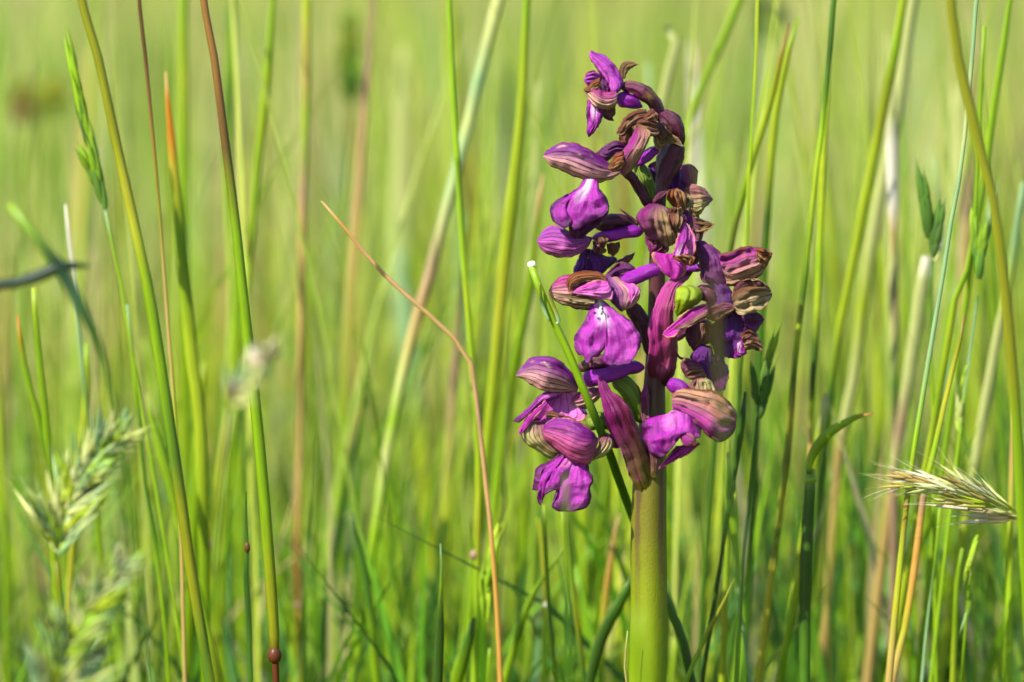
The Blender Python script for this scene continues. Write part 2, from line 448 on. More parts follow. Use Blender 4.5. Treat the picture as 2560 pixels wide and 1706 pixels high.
def tube(parent, name, t, pts, rad, mat, z=(2,), n=16, ribs=0, amp=0.0, twist=0.0, endtaper=True, label=None):
    _seed[0] += 1
    q = np.array(zc(t, pts))
    r = np.array(rad, dtype=float) / ZS
    zz = np.interp(np.linspace(0, 1, len(q)), np.linspace(0, 1, len(z)), z) if len(z) > 1 else np.full(len(q), float(z[0]))
    S = spline(np.column_stack([q, r, zz]), n)
    cen, rr = [], []
    for i, (x, y, ra, zd) in enumerate(S):
        f = 1.0
        if endtaper:
            e = min(i, n - 1 - i)
            f = (.35, .75, .93)[e] if e < 3 else 1.0
        wob = 1 + .07 * mnoise.noise(Vector((x * .05, y * .05, _seed[0])))
        cen.append(P(x, y, -zd * .001)); rr.append(max(ra, .3) * f * wob * mpp(-zd * .001))
    v, fc, uv = tube_mesh(cen, rr, 24, ribs, amp * 1.6, twist)
    for i, p in enumerate(v):                              # dents and furrows
        c0 = cen[i // 25]; r0 = rr[i // 25]
        k = uv[i]
        nn = mnoise.noise(Vector((math.cos(k[0] * 6.283) * 1.6, math.sin(k[0] * 6.283) * 1.6 + _seed[0], k[1] * 2.4))) + .5 * mnoise.noise(p * 900)
        v[i] = c0 + (p - c0) * (1 + .20 * nn)
    o = mesh_obj(name, v, fc, MT[mat], parent, uv)
    if label: o["label"] = label
    return o
def flower(t, x, y, label=None):
    (q,) = zc(t, [(x, y)])
    f = empty('flower', P(q[0], q[1], -.002), orchid)
    if label: f["label"] = label
    return f

# stem
def build_stem():
    pts = [(1622, 1560, 45), (1624, 1450, 44.5), (1626, 1300, 43.5), (1628, 1200, 41), (1631, 1080, 34), (1634, 980, 27), (1637, 860, 22.5), (1639, 740, 20.5), (1641, 640, 19), (1646, 540, 17), (1655, 450, 14), (1668, 390, 10)]
    base = [(STEM_BASE.x, 0, -.006, 50 * mpp(0)), (STEM_BASE.x + .0003, 0, .03, 49 * mpp(0)), ]
    b2 = P(1617, 1706, 0)
    seq = base + [(b2.x, 0, b2.z, 46 * mpp(0))] + [(*P(x, y, 0), r * mpp(0)) for x, y, r in pts]
    arr = np.array(seq)
    t = np.concatenate([[0], np.cumsum(np.linalg.norm(np.diff(arr[:, :3], axis=0), axis=1))])
    q = np.linspace(0, t[-1], 70)
    cen = [Vector((np.interp(a, t, arr[:, 0]) + .0004 * mnoise.noise((a * 30, 1, 2)), .0003 * mnoise.noise((a * 40, 5, 2)), np.interp(a, t, arr[:, 2]))) for a in q]
    rr = [np.interp(a, t, arr[:, 3]) * (1 + .03 * mnoise.noise((a * 90, 0, 0))) for a in q]
    v, f, uv = tube_mesh(cen, rr, 60, 4, .04, .0)
    mesh_obj('stem', v, f, MT['stem'], orchid, uv)
build_stem()

# --- topmost flower
f = flower('a', 930, 400, 'topmost flower with an upright lilac sepal')
pet(f, 'sepal', 'a', [(845,420),(770,310),(705,220),(662,140),(670,92)], [(950,395),(935,310),(885,220),(795,135),(670,92)], 'lilac', (3,3.5,2.5), 1.2, .5)
pet(f, 'sepal', 'a', [(925,340),(912,250),(945,193),(1010,188),(1085,205)], [(965,335),(978,278),(1022,236),(1085,205)], 'tan', (1,1.5), .8)
pet(f, 'petal', 'a', [(750,295),(690,262),(635,290),(618,348)], [(752,375),(712,402),(650,398),(618,348)], 'lilac', (4,5), 1)
pet(f, 'throat', 'a', [(725,290),(730,380),(760,460),(820,490)], [(810,265),(840,330),(865,400),(850,490)], 'dark', (2,2), -1.0)
pet(f, 'sepal', 'a', [(895,435),(800,452),(740,425),(680,398),(610,425)], [(893,545),(862,582),(780,594),(688,550),(610,425)], 'stripe_tan', (4.5,5.5,5), 2)
pet(f, 'petal', 'a', [(748,325),(690,352),(650,392),(612,420)], [(750,405),(700,425),(660,445),(612,428)], 'orange', (5.5,6), .8)
pet(f, 'column', 'a', [(775,250),(822,320),(832,400),(850,455)], [(835,210),(905,310),(950,380),(905,455)], 'lilac', (4,4.5), 1.4)
tube(f, 'spur', 'a', [(885,490),(1000,520),(1110,572)], [58,64,22], 'purple', (3,2.5,1.5))
pet(f, 'lip', 'a', [(648,515),(634,600),(650,700),(638,770),(652,828)], [(764,555),(774,640),(748,720),(702,785),(652,828)], 'lip', (4,4.5,4), 1.2)
pet(f, 'petal', 'a', [(770,585),(772,645),(820,682),(868,692)], [(880,565),(880,630),(858,660),(868,692)], 'darkolive', (3.5,3), .8)
tube(f, 'ovary', 'a', [(925,400),(1040,405),(1140,465),(1220,555),(1262,700)], [48,56,62,58,40], 'ovary', (2.5,3,2.5,1,0), 20, 6, .07, 2.5)
# --- small withered flower under it
f = flower('a', 1270, 650, 'shrivelled brown flower under the topmost one')
pet(f, 'sepal', 'a', [(1145,595),(1050,608),(960,668),(912,750),(888,798)], [(1155,690),(1085,700),(1005,750),(948,820),(888,798)], 'wilt', (4,6,5), 1.6, crk=.4)
pet(f, 'sepal', 'a', [(1262,715),(1165,665),(1085,680),(1055,722)], [(1258,810),(1190,822),(1108,780),(1055,722)], 'wilt', (5,6), 1.4, crk=.4)
pet(f, 'petal', 'a', [(1190,590),(1150,620),(1120,660)], [(1250,640),(1220,690),(1150,700)], 'wilt', (5.5,6), 1, crk=.4)
pet(f, 'throat', 'a', [(915,790),(925,855),(1000,910)], [(1075,700),(1100,800),(1000,910)], 'wilt', (3,4), .8, crk=.3)
tube(f, 'ovary', 'a', [(1262,630),(1350,680),(1410,775),(1452,895)], [48,70,64,36], 'ovary_dark', (0,1.5,1,0), 18, 6, .07, 2)
pet(f, 'bract', 'a', [(1265,700),(1345,785),(1425,850),(1456,908)], [(1200,790),(1228,935),(1335,885),(1456,908)], 'tan', (3,2.5,2), 1, crk=.35)
tube(f, 'ovary', 'a', [(1402,850),(1372,960),(1325,1080),(1282,1210),(1252,1370)], [82,100,92,66,46], 'ovary_dark', (0,-.5,-.5), 22, 5, .06, 1)
pet(f, 'petal', 'a', [(1250,690),(1290,720),(1330,800)], [(1210,780),(1260,850),(1330,800)], 'darkolive', (4,3.5), .8)

# --- left flower with a long striped sepal and a broad lip
f = flower('a', 1050, 1100, 'flower with a long striped sepal above a broad pale-throated lip')
pet(f, 'sepal', 'a', [(925,1105),(805,1040),(730,985),(650,925),(540,885),(430,880),(330,922),(266,990)], [(945,1115),(892,1162),(820,1197),(720,1214),(600,1187),(470,1132),(350,1080),(266,990)], 'stripe', (5,7,8), 2.8, nv=30)
pet(f, 'sepal', 'a', [(980,890),(890,862),(800,893),(712,965)], [(980,985),(872,988),(800,1038),(712,965)], 'dark', (4,5), 1.6)
pet(f, 'petal', 'a', [(930,1145),(888,1060),(920,980),(975,905),(1025,812),(1062,720)], [(965,1155),(1052,1070),(1112,965),(1165,860),(1180,780),(1062,720)], 'wilt_pink', (6,8,6), 1.6)
pet(f, 'petal', 'a', [(950,955),(880,975),(848,1035),(815,1092)], [(955,1065),(922,1105),(870,1120),(815,1092)], 'orange', (8.5,9), .8, crk=.4)
tube(f, 'spur', 'a', [(1060,1060),(1150,985),(1245,925)], [48,48,42], 'purple', (4,3,1))
tube(f, 'ovary', 'a', [(925,1125),(1010,1160),(1080,1260),(1170,1425)], [28,44,42,40], 'ovary_dark', (5,4.5,3,2), 18, 6, .06, 2)
pet(f, 'bract', 'a', [(1190,1410),(1108,1280),(1056,1180),(1044,1090),(1090,1045)], [(1220,1370),(1210,1220),(1175,1130),(1132,1070),(1090,1045)], 'ovary_green', (1,2,1.5), 1.2)
pet(f, 'petal', 'a', [(1150,1085),(1168,1170),(1210,1245)], [(1235,1105),(1255,1180),(1210,1245)], 'violet', (-3,-3), 1)
pet(f, 'petal', 'a', [(1160,1090),(1180,1050),(1230,1035)], [(1240,1120),(1260,1080),(1230,1035)], 'wilt_pink', (-4,-4), 1)
pet(f, 'lip', 'a', [(608,1195),(558,1265),(440,1328),(352,1385),(326,1460),(345,1530),(385,1562)], [(728,1205),(748,1275),(803,1340),(828,1420),(822,1462)], 'lip', (7,9,9), 1.6, T=[(608,1195),(665,1178),(728,1205)], B=[(385,1562),(440,1602),(492,1580),(506,1525),(512,1590),(540,1632),(610,1592),(700,1542),(780,1502),(822,1462)], nu=27, nv=27, crk=.3)
pet(f, 'lip_underside', 'a', [(488,1560),(485,1640),(520,1692),(600,1692)], [(826,1440),(805,1500),(725,1582),(600,1692)], 'dark', (6.5,6), .6, crk=.35)

# --- flower facing away on the left
f = flower('b', 1000, 230, 'flower facing away with a round lilac striped sepal')
pet(f, 'sepal', 'b', [(690,330),(600,302),(500,280),(420,226),(330,220),(256,268),(220,350)], [(680,345),(642,405),(560,465),(420,494),(300,457),(233,402),(220,350)], 'stripe_lilac', (4,6,6), 2.8, nv=27)
tube(f, 'ovary', 'b', [(720,240),(830,188),(930,185),(1070,220)], [44,62,56,28], 'ovary_dark', (3,4,3,0), 18, 6, .07, 2)
tube(f, 'spur', 'b', [(690,325),(850,303),(1000,277),(1110,268)], [48,50,52,60], 'purple', (4.5,5,3.5,2))
pet(f, 'column', 'b', [(708,325),(728,392),(785,405)], [(775,292),(820,338),(785,405)], 'darkolive', (6.5,6.5), 1)
pet(f, 'column', 'b', [(735,325),(735,365),(770,372)], [(770,315),(795,345),(770,372)], 'wilt', (7.6,7.6), .6)
pet(f, 'petal', 'b', [(800,370),(822,445),(862,480)], [(922,360),(912,432),(862,480)], 'wilt', (3.5,3), 1, crk=.35)
pet(f, 'petal', 'b', [(690,350),(700,430),(740,470)], [(770,390),(800,440),(740,470)], 'darkolive', (4,4), .6)
pet(f, 'lip', 'b', [(602,415),(570,500),(525,602),(560,640)], [(660,410),(650,500),(660,610),(560,640)], 'violet', (3,3), .8)
pet(f, 'petal', 'b', [(650,425),(645,520),(655,605),(760,640)], [(740,415),(765,468),(892,510),(760,640)], 'violet', (2,2.5), 1.2)
tube(f, 'bract', 'b', [(1075,210),(1000,140),(918,78)], [16,12,4], 'ovary_dark', (3,3.5,4), 10, endtaper=False)

# --- flower in front of the upper stem
f = flower('b', 1300, 420, 'withered flower with an olive hood in front of the upper stem')
pet(f, 'hood', 'b', [(1160,335),(1078,200),(1072,110),(1150,48),(1238,33)], [(1398,360),(1404,300),(1392,225),(1340,88),(1238,33)], 'wilt_olive', (5,7,6), 2.4, T=[(1160,335),(1240,345),(1330,395),(1398,360)], crk=.3)
pet(f, 'sepal', 'b', [(1135,225),(1135,320),(1165,420),(1200,460)], [(1260,320),(1320,390),(1320,440),(1200,460)], 'bract', (4,4), 1.4)
pet(f, 'petal', 'b', [(1345,70),(1338,190),(1402,292)], [(1448,60),(1458,180),(1402,292)], 'wilt', (7.5,7), 1, crk=.4)
pet(f, 'petal', 'a', [(1448,1450),(1378,1425),(1318,1350),(1338,1288),(1402,1268)], [(1478,1450),(1488,1380),(1474,1310),(1402,1268)], 'orange', (7,8), 1.2, crk=.5)
pet(f, 'petal', 'a', [(1455,1430),(1466,1340),(1502,1312)], [(1540,1432),(1548,1370),(1502,1312)], 'paper', (5.5,6), .8, crk=.4)
pet(f, 'throat', 'b', [(1420,40),(1420,140),(1470,200)], [(1530,30),(1540,140),(1470,200)], 'wilt', (4,4), .6, crk=.4)
tube(f, 'ovary', 'a', [(1200,1400),(1260,1340),(1330,1290)], [30,32,20], 'ovary_dark', (3,4,4), 12)
pet(f, 'petal', 'b', [(1370,485),(1393,370),(1428,260),(1480,186)], [(1510,540),(1556,470),(1564,330),(1480,186)], 'lip_pale', (7,8,7), -1.2)
pet(f, 'petal', 'b', [(1375,480),(1400,400),(1440,300),(1482,215)], [(1440,500),(1470,420),(1500,330),(1482,215)], 'lip', (8,8.6,8), .6)
pet(f, 'petal', 'b', [(1432,200),(1445,130),(1490,92)], [(1530,210),(1528,130),(1490,92)], 'dark', (5.5,6), .8)
pet(f, 'lip', 'b', [(1300,475),(1202,448),(1206,510),(1290,625),(1380,684)], [(1385,440),(1472,540),(1480,600),(1445,655),(1380,684)], 'magenta', (6,6.5), 1.4)
pet(f, 'petal', 'b', [(1375,492),(1440,532),(1522,568)], [(1482,455),(1562,490),(1522,568)], 'orange', (9,9), .6, crk=.4)
tube(f, 'spur', 'b', [(1460,585),(1540,582),(1625,572)], [38,38,32], 'purple', (3,2.5,2))
# --- back flower behind it
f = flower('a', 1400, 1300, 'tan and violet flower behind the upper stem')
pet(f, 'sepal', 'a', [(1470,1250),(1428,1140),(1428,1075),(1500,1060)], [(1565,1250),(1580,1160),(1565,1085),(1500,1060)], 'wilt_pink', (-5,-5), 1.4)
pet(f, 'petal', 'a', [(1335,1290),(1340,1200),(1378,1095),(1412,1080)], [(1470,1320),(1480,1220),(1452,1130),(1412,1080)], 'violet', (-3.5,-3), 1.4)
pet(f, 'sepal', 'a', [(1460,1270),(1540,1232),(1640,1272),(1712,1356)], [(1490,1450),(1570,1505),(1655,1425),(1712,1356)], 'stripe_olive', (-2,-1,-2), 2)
pet(f, 'petal', 'b', [(1540,130),(1620,168),(1730,207)], [(1550,285),(1622,295),(1730,207)], 'tan', (-2,-2), .8, crk=.4)
tube(f, 'ovary', 'b', [(1520,60),(1560,200),(1570,330),(1500,480)], [50,48,44,40], 'ovary', (-2.5,-2.5,-2), 16, 6, .06, 2)

# --- the large central flower
f = flower('b', 1060, 740, 'open flower with the broadest lip and a white heart')
tube(f, 'spur', 'b', [(1300,575),(1150,618),(1020,668),(915,705)], [46,60,58,42], 'purple', (5,6.5,7,7))
pet(f, 'sepal', 'b', [(720,650),(560,636),(440,648),(358,700),(320,772)], [(720,935),(560,928),(420,888),(343,838),(320,772)], 'stripe_tan', (6,8,6.5), 2, nv=27)
pet(f, 'petal', 'b', [(815,672),(742,618),(600,608),(508,638),(466,700),(488,785)], [(800,700),(700,695),(600,705),(542,735),(512,765),(488,785)], 'orange', (10,10.5), .8)
pet(f, 'throat', 'b', [(810,690),(640,678),(540,688),(478,742)], [(770,715),(640,735),(540,775),(478,742)], 'magenta', (9.5,9.3), .2)
pet(f, 'petal', 'b', [(815,685),(700,688),(588,740),(512,792)], [(862,795),(842,852),(740,845),(620,818),(512,792)], 'lip_pale', (10,11,10.5), 1.4)
pet(f, 'pollinia', 'b', [(488,798),(600,818),(705,818)], [(480,872),(580,884),(705,884)], 'paper', (10,10), .5, crk=.4)
pet(f, 'petal', 'b', [(795,640),(868,558),(950,528),(1022,558),(1072,622)], [(870,715),(930,712),(1005,698),(1072,640)], 'dark', (5.5,5), 1.2)
pet(f, 'bract', 'b', [(880,535),(960,488),(1048,452)], [(985,540),(1022,500),(1048,452)], 'darkolive', (3,3), .5)
pet(f, 'sepal', 'b', [(795,640),(826,760),(846,865),(930,950)], [(905,670),(1065,755),(1090,820),(1034,905),(930,950)], 'stripe', (7,8,8), 2.6)
pet(f, 'sepal', 'b', [(935,700),(970,760),(1010,880)], [(1040,720),(1092,780),(1010,880)], 'lip_pale', (8.5,10), .8)
pet(f, 'lip', 'b', [(703,850),(662,920),(618,1040),(538,1150),(530,1232),(562,1322)], [(795,868),(872,938),(984,1010),(1068,1108),(1096,1190),(1078,1262),(1032,1312)], 'lip_white', (9,10.5,10), 2.0, T=[(703,850),(750,842),(795,868)], B=[(562,1322),(608,1328),(636,1404),(680,1342),(740,1332),(792,1262),(774,1392),(850,1416),(940,1404),(1006,1388),(1032,1312)], nu=31, nv=29, crk=.3)
for cx, cy, rx, ry in ((722,902,26,17),(705,966,15,12),(770,930,10,14)):
    pet(f, 'spot', 'b', [(cx,cy-ry),(cx-rx,cy),(cx,cy+ry)], [(cx,cy-ry),(cx+rx,cy),(cx,cy+ry)], 'violet', (11.6,11.9), .1, crk=0, nu=5, nv=7, rag=0, thick=.0001)
tube(f, 'ovary', 'b', [(985,880),(1085,1000),(1150,1130),(1185,1330)], [52,72,66,50], 'ovary_dark', (4,3,2.5,2), 20, 6, .06, 2)

# --- lower left flower with a long violet spur
f = flower('c', 1150, 300, 'flower with a long violet spur and a folded pink lip')
pet(f, 'sepal', 'c', [(675,400),(625,300),(562,225),(470,163),(370,136),(280,148),(198,220),(134,308)], [(655,440),(480,450),(360,435),(238,352),(134,308)], 'stripe', (5,7.5,6.5), 3, nv=28)
tube(f, 'spur', 'c', [(700,345),(860,312),(1000,276),(1110,232),(1225,238)], [76,72,64,60,52], 'purple', (5.5,6,5,4,3), 22)
tube(f, 'ovary', 'c', [(660,250),(760,215),(860,190),(980,260)], [40,60,66,40], 'ovary', (3,4,4,2), 16, 6, .07, 2)
pet(f, 'lip', 'c', [(395,480),(308,560),(228,680),(160,805)], [(650,430),(735,660),(570,700),(390,740)], 'lip_pale', (4.5,5.5,6.5), -1.0)
pet(f, 'lip', 'c', [(505,438),(370,450),(250,568),(110,692)], [(505,490),(392,528),(285,615),(158,705)], 'lip_worn', (6,7,8), 1)
pet(f, 'lip', 'c', [(390,525),(268,622),(185,720),(156,806)], [(405,548),(305,655),(236,745),(172,815)], 'magenta', (7.5,8), .6)
pet(f, 'sepal', 'c', [(850,400),(760,415),(640,468),(606,540)], [(862,485),(762,575),(680,596),(606,540)], 'stripe_tan', (4,4.5), 1.4)
pet(f, 'petal', 'c', [(640,440),(650,560),(720,670)], [(700,560),(740,620),(720,670)], 'violet', (4,4.5), .8)
tube(f, 'ovary', 'c', [(960,330),(1075,400),(1150,530),(1200,700)], [56,84,78,50], 'ovary_green', (2.5,2.5,2,1), 20, 6, .06, 1.5)
# --- lowest left flower
f = flower('c', 900, 700, 'lowest flower with a rounded striped hood and ragged lip')
pet(f, 'sepal', 'c', [(520,980),(430,1008),(320,947),(213,870),(182,800),(238,712),(330,686)], [(570,965),(475,890),(435,820),(415,740),(330,686)], 'stripe_olive', (5,6.5,6), 2, flip=True)
pet(f, 'petal', 'c', [(385,618),(440,606),(520,635),(650,678)], [(392,665),(460,665),(540,688),(650,695)], 'wilt', (7.5,8), .8, crk=.4)
pet(f, 'hood', 'c', [(358,765),(420,688),(520,657),(640,685),(762,752),(838,855)], [(358,765),(378,842),(480,928),(580,1008),(680,1053),(748,1054),(795,992),(838,855)], 'stripe_pink', (7,8.5,7), 3.6, nv=29)
pet(f, 'sepal', 'c', [(765,1025),(828,920),(866,828),(925,814)], [(775,1032),(872,995),(948,932),(966,870),(925,814)], 'stripe_olive', (6,6.5), 1.6)
tube(f, 'spur', 'c', [(840,815),(930,850),(1020,905)], [42,46,42], 'purple', (4.5,4,3))
tube(f, 'ovary', 'c', [(735,730),(830,702),(930,688)], [48,74,70], 'ovary_green', (5.5,5.5,4), 16, 6, .06, 2)
pet(f, 'lip', 'c', [(500,975),(420,1038),(318,1083),(291,1150),(281,1272)], [(745,1045),(768,1130),(794,1190),(768,1260),(774,1335)], 'lip_worn', (7,9,9), 1.6, T=[(500,975),(620,1000),(745,1045)], B=[(281,1272),(335,1294),(352,1265),(314,1360),(345,1416),(382,1322),(482,1275),(496,1310),(442,1420),(500,1458),(620,1464),(742,1424),(774,1335)], nu=33, nv=27, crk=.35)

# --- bracts on the stem
pet(orchid, 'bract', 'c', [(1190,1330),(1100,1150),(1040,960),(968,850),(912,740),(888,620),(863,500),(836,400),(845,304)], [(1350,1285),(1325,1150),(1288,1040),(1248,920),(1192,790),(1143,680),(1112,600),(1052,513),(957,438),(892,348),(845,304)], 'bract', (0.9,4.6,7.6,8.5), 2.0, nv=34, label='long pointed bract low on the stem')
pet(orchid, 'bract', 'b', [(1165,1570),(1148,1400),(1173,1250),(1163,1080),(1193,960),(1253,810),(1328,690),(1450,640)], [(1335,1590),(1390,1450),(1410,1300),(1405,1150),(1375,1000),(1394,860),(1424,760),(1515,652)], 'bract_pink', (0.4,4.4,6.5,5), 1.8, nv=34, label='broad pinkish bract in front of the stem')
pet(orchid, 'bract', 'c', [(1225,760),(1205,600),(1200,470),(1240,370)], [(1262,760),(1265,600),(1262,470),(1240,370)], 'bract', (3.2,3.5,2.8), .5)
pet(orchid, 'bract', 'c', [(1290,1180),(1270,980),(1240,830),(1200,740)], [(1340,1180),(1330,1000),(1300,880),(1200,740)], 'bract', (3.2,4,4), .6)
# --- flower bud-green ovary and folded petal right of the pink bract
f = flower('b', 1480, 850, 'half-hidden flower with a lime green swollen ovary')
pet(f, 'ovary', 'b', [(1400,992),(1385,880),(1402,768),(1460,732)], [(1400,992),(1505,935),(1610,855),(1610,755),(1460,732)], 'lime', (6,7.5,6.5), 3)
pet(f, 'lip', 'b', [(1660,890),(1560,905),(1450,985),(1338,1083),(1282,1148)], [(1675,995),(1560,1055),(1440,1118),(1350,1175),(1282,1150)], 'magenta', (7.5,9.5,9), -.8, .8)
pet(f, 'sepal', 'b', [(1660,905),(1560,965),(1450,1045),(1380,1090)], [(1675,985),(1580,1035),(1470,1095),(1380,1100)], 'wilt_pink', (8.5,10.5), .5)
tube(f, 'ovary', 'b', [(1560,770),(1650,790),(1730,850)], [50,66,60], 'ovary', (5,5,3.5), 14, 6, .06, 2)

# --- withered flower pointing away on the right
f = flower('b', 1600, 560, 'crinkled flower turning brown and papery at its tip')
tube(f, 'ovary', 'b', [(1460,690),(1520,560),(1580,430),(1640,380)], [40,44,46,34], 'ovary', (0,1,1.5), 16, 6, .06, 2)
pet(f, 'sepal', 'b', [(1560,350),(1598,560),(1618,690),(1740,735)], [(1640,350),(1765,440),(1822,560),(1845,745)], 'dark', (3,4,4), 1.6)
pet(f, 'sepal', 'b', [(1755,470),(1880,437),(1960,402),(2080,400),(2165,428),(2220,458)], [(1835,735),(1960,715),(2062,675),(2125,645),(2155,580),(2220,458)], 'wilt_pink', (5,6,5.5), 1.8, crk=.55, nu=21, nv=27)
pet(f, 'petal', 'b', [(2075,412),(2150,415),(2222,458)], [(2095,490),(2142,588),(2222,458)], 'orange', (7,6.5), .8, crk=.5)
pet(f, 'petal', 'b', [(1878,835),(1898,740),(2000,682),(2112,685),(2185,738)], [(1888,925),(1960,984),(2062,960),(2155,910),(2202,845)], 'paper', (5,7,6), 1.4, B=[(2185,738),(2208,790),(2202,845)], crk=.6, nu=21)
pet(f, 'throat', 'b', [(1890,760),(1950,700),(2060,670),(2120,690)], [(1920,790),(1990,745),(2070,735),(2120,730)], 'darkolive', (7.2,8), .3, crk=.4)
pet(f, 'petal', 'b', [(1635,735),(1655,900),(1645,1000),(1750,1030)], [(1790,710),(1868,770),(1898,930),(1780,1015)], 'violet', (4,4.5), 1.6, T=[(1635,735),(1710,715),(1790,710)])
pet(f, 'sepal', 'b', [(1650,960),(1720,900),(1820,880),(1895,900)], [(1660,1020),(1740,1030),(1830,990),(1895,940)], 'darkolive', (5,5.5), 1)
# --- dark hanging flower under it
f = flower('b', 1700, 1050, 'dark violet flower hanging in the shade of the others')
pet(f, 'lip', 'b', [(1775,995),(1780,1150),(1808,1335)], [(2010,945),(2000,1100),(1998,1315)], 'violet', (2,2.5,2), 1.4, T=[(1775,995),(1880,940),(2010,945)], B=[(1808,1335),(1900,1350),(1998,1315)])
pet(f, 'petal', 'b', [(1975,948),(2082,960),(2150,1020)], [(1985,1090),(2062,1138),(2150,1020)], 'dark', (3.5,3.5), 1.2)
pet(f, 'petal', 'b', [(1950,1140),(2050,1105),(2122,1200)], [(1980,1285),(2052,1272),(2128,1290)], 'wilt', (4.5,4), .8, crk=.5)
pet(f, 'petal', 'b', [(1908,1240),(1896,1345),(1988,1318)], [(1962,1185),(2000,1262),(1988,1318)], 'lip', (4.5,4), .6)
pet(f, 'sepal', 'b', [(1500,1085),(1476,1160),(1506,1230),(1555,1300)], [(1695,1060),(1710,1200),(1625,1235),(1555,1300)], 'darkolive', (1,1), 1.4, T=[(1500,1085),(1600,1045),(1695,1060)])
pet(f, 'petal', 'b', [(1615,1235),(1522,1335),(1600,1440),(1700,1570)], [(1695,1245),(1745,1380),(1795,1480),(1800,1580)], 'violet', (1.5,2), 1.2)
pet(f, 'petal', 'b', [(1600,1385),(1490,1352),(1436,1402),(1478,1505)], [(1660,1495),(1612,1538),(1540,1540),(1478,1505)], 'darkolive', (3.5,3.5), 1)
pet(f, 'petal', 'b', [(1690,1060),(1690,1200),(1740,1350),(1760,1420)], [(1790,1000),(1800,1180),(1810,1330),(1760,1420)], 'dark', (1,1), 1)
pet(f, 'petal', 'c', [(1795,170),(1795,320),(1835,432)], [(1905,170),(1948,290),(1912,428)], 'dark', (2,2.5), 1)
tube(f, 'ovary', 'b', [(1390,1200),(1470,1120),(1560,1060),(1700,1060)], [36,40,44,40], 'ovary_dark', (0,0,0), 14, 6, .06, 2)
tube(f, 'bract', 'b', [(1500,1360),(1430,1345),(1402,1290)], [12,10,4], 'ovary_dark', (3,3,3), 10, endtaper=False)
# --- lowest right flower
f = flower('c', 1450, 420, 'lowest flower beside the stem with a papery brown hood and curled magenta lip')
tube(f, 'spur', 'c', [(1425,380),(1500,392),(1600,445)], [44,62,52], 'purple', (4,5,5))
pet(f, 'petal', 'c', [(1595,440),(1605,378),(1690,326)], [(1842,450),(1806,355),(1690,326)], 'stripe_olive', (4,4), 1.2)
pet(f, 'hood', 'c', [(1462,450),(1540,412),(1700,427),(1850,447),(1952,528),(2012,620),(2014,702)], [(1472,595),(1600,673),(1700,745),(1780,826),(1876,876),(1985,794),(2014,702)], 'wilt_pink', (5,7,5), 2.6, crk=.45, nu=19, nv=27, flip=True)
pet(f, 'sepal', 'c', [(1700,735),(1760,700),(1850,760),(1875,870)], [(1700,745),(1780,826),(1830,850),(1875,870)], 'stripe_tan', (5.5,6), .8)
pet(f, 'lip', 'c', [(1212,700),(1222,830),(1278,962),(1345,1010)], [(1710,760),(1700,830),(1640,850),(1600,800)], 'lip_worn', (5.5,7.5,7), 2.0, T=[(1212,700),(1270,665),(1400,640),(1500,606),(1625,656),(1710,760)], B=[(1345,1010),(1400,985),(1480,905),(1555,800),(1600,800)], nu=23, crk=.35)
tube(f, 'lip_curl', 'c', [(1540,800),(1600,845),(1660,880)], [26,58,54], 'wilt_pink', (7,8,8.5), 12)
pet(f, 'lip_hollow_shade', 'c', [(1660,858),(1636,884),(1655,912)], [(1660,858),(1698,880),(1655,912)], 'maroon', (11.4,11.4), .2, crk=0, nu=7, nv=9, rag=0)  # flat dark disc painting the shaded hole of the curl
pet(f, 'lip', 'c', [(1500,905),(1425,1000),(1352,1098)], [(1712,885),(1615,965),(1530,1010),(1440,1055),(1352,1098)], 'magenta', (5.5,5.5), .8, crk=.35)

# ------------------------------------------------------------------ grasses
VS = 2560 / 2353.0
PAL = dict(G=(136,176,8), Y=(182,204,40), D=(66,104,26), O=(220,170,80), B=(112,80,40), R=(160,118,56), P=(208,216,136),
           W=(255,250,230), L=(150,156,22), S=(206,178,104), T=(70,112,84), M=(156,196,136), N=(156,198,30), K=(24,58,40), H=(222,178,122), Q=(112,58,28), X=(232,146,24),
           A=(196,196,52), F=(84,132,30), E=(182,150,120))
def pal(c):
    return C(*PAL[c], k=.47)
def parse(spec):
    out = []
    for part in spec.split(';'):
        x, y, w, c = part.split()
        out.append((float(x) * VS, float(y) * VS, float(w) * VS, pal(c)))
    return out
def path_world(pts, Y, lean=0.0, root=True):
    """image path (top first) on the plane y = Y, leaning back and forth, down to the ground; returns rows of x,y,z,width,r,g,b"""
    rows = []
    for i, (x, y, w, c) in enumerate(pts):
        p = P(x, y, Y)
        rows.append([p.x, p.y, p.z, w * mpp(Y), c[0], c[1], c[2]])
    if pts[0][1] < 4 * VS:                                 # runs out of the top of the frame: let it go on and end
        a, b = np.array(rows[0]), np.array(rows[1])
        d = (a[:3] - b[:3]); d /= np.linalg.norm(d)
        e = a.copy(); e[:3] += d * .035 + np.array([.002, 0, 0]); e[3] *= .5
        rows.insert(0, list(e))
    if root and rows[-1][2] > 0:
        a, b = np.array(rows[-1]), np.array(rows[-2])
        d = a[:3] - b[:3]; d /= max(np.linalg.norm(d), 1e-9)
        sl = d[0] / max(-d[2], .3)
        h = a[2]
        e1 = a.copy(); e1[0] += sl * h * .45; e1[2] = h * .5
        e2 = a.copy(); e2[0] += sl * h * .65; e2[2] = -.008
        rows += [list(e1), list(e2)]
    arr = np.array(rows)[::-1]                             # ground first
    if lean:
        h = np.clip(arr[:, 2], 0, None); arr[:, 1] += lean * (h / .12) ** 2
    return arr
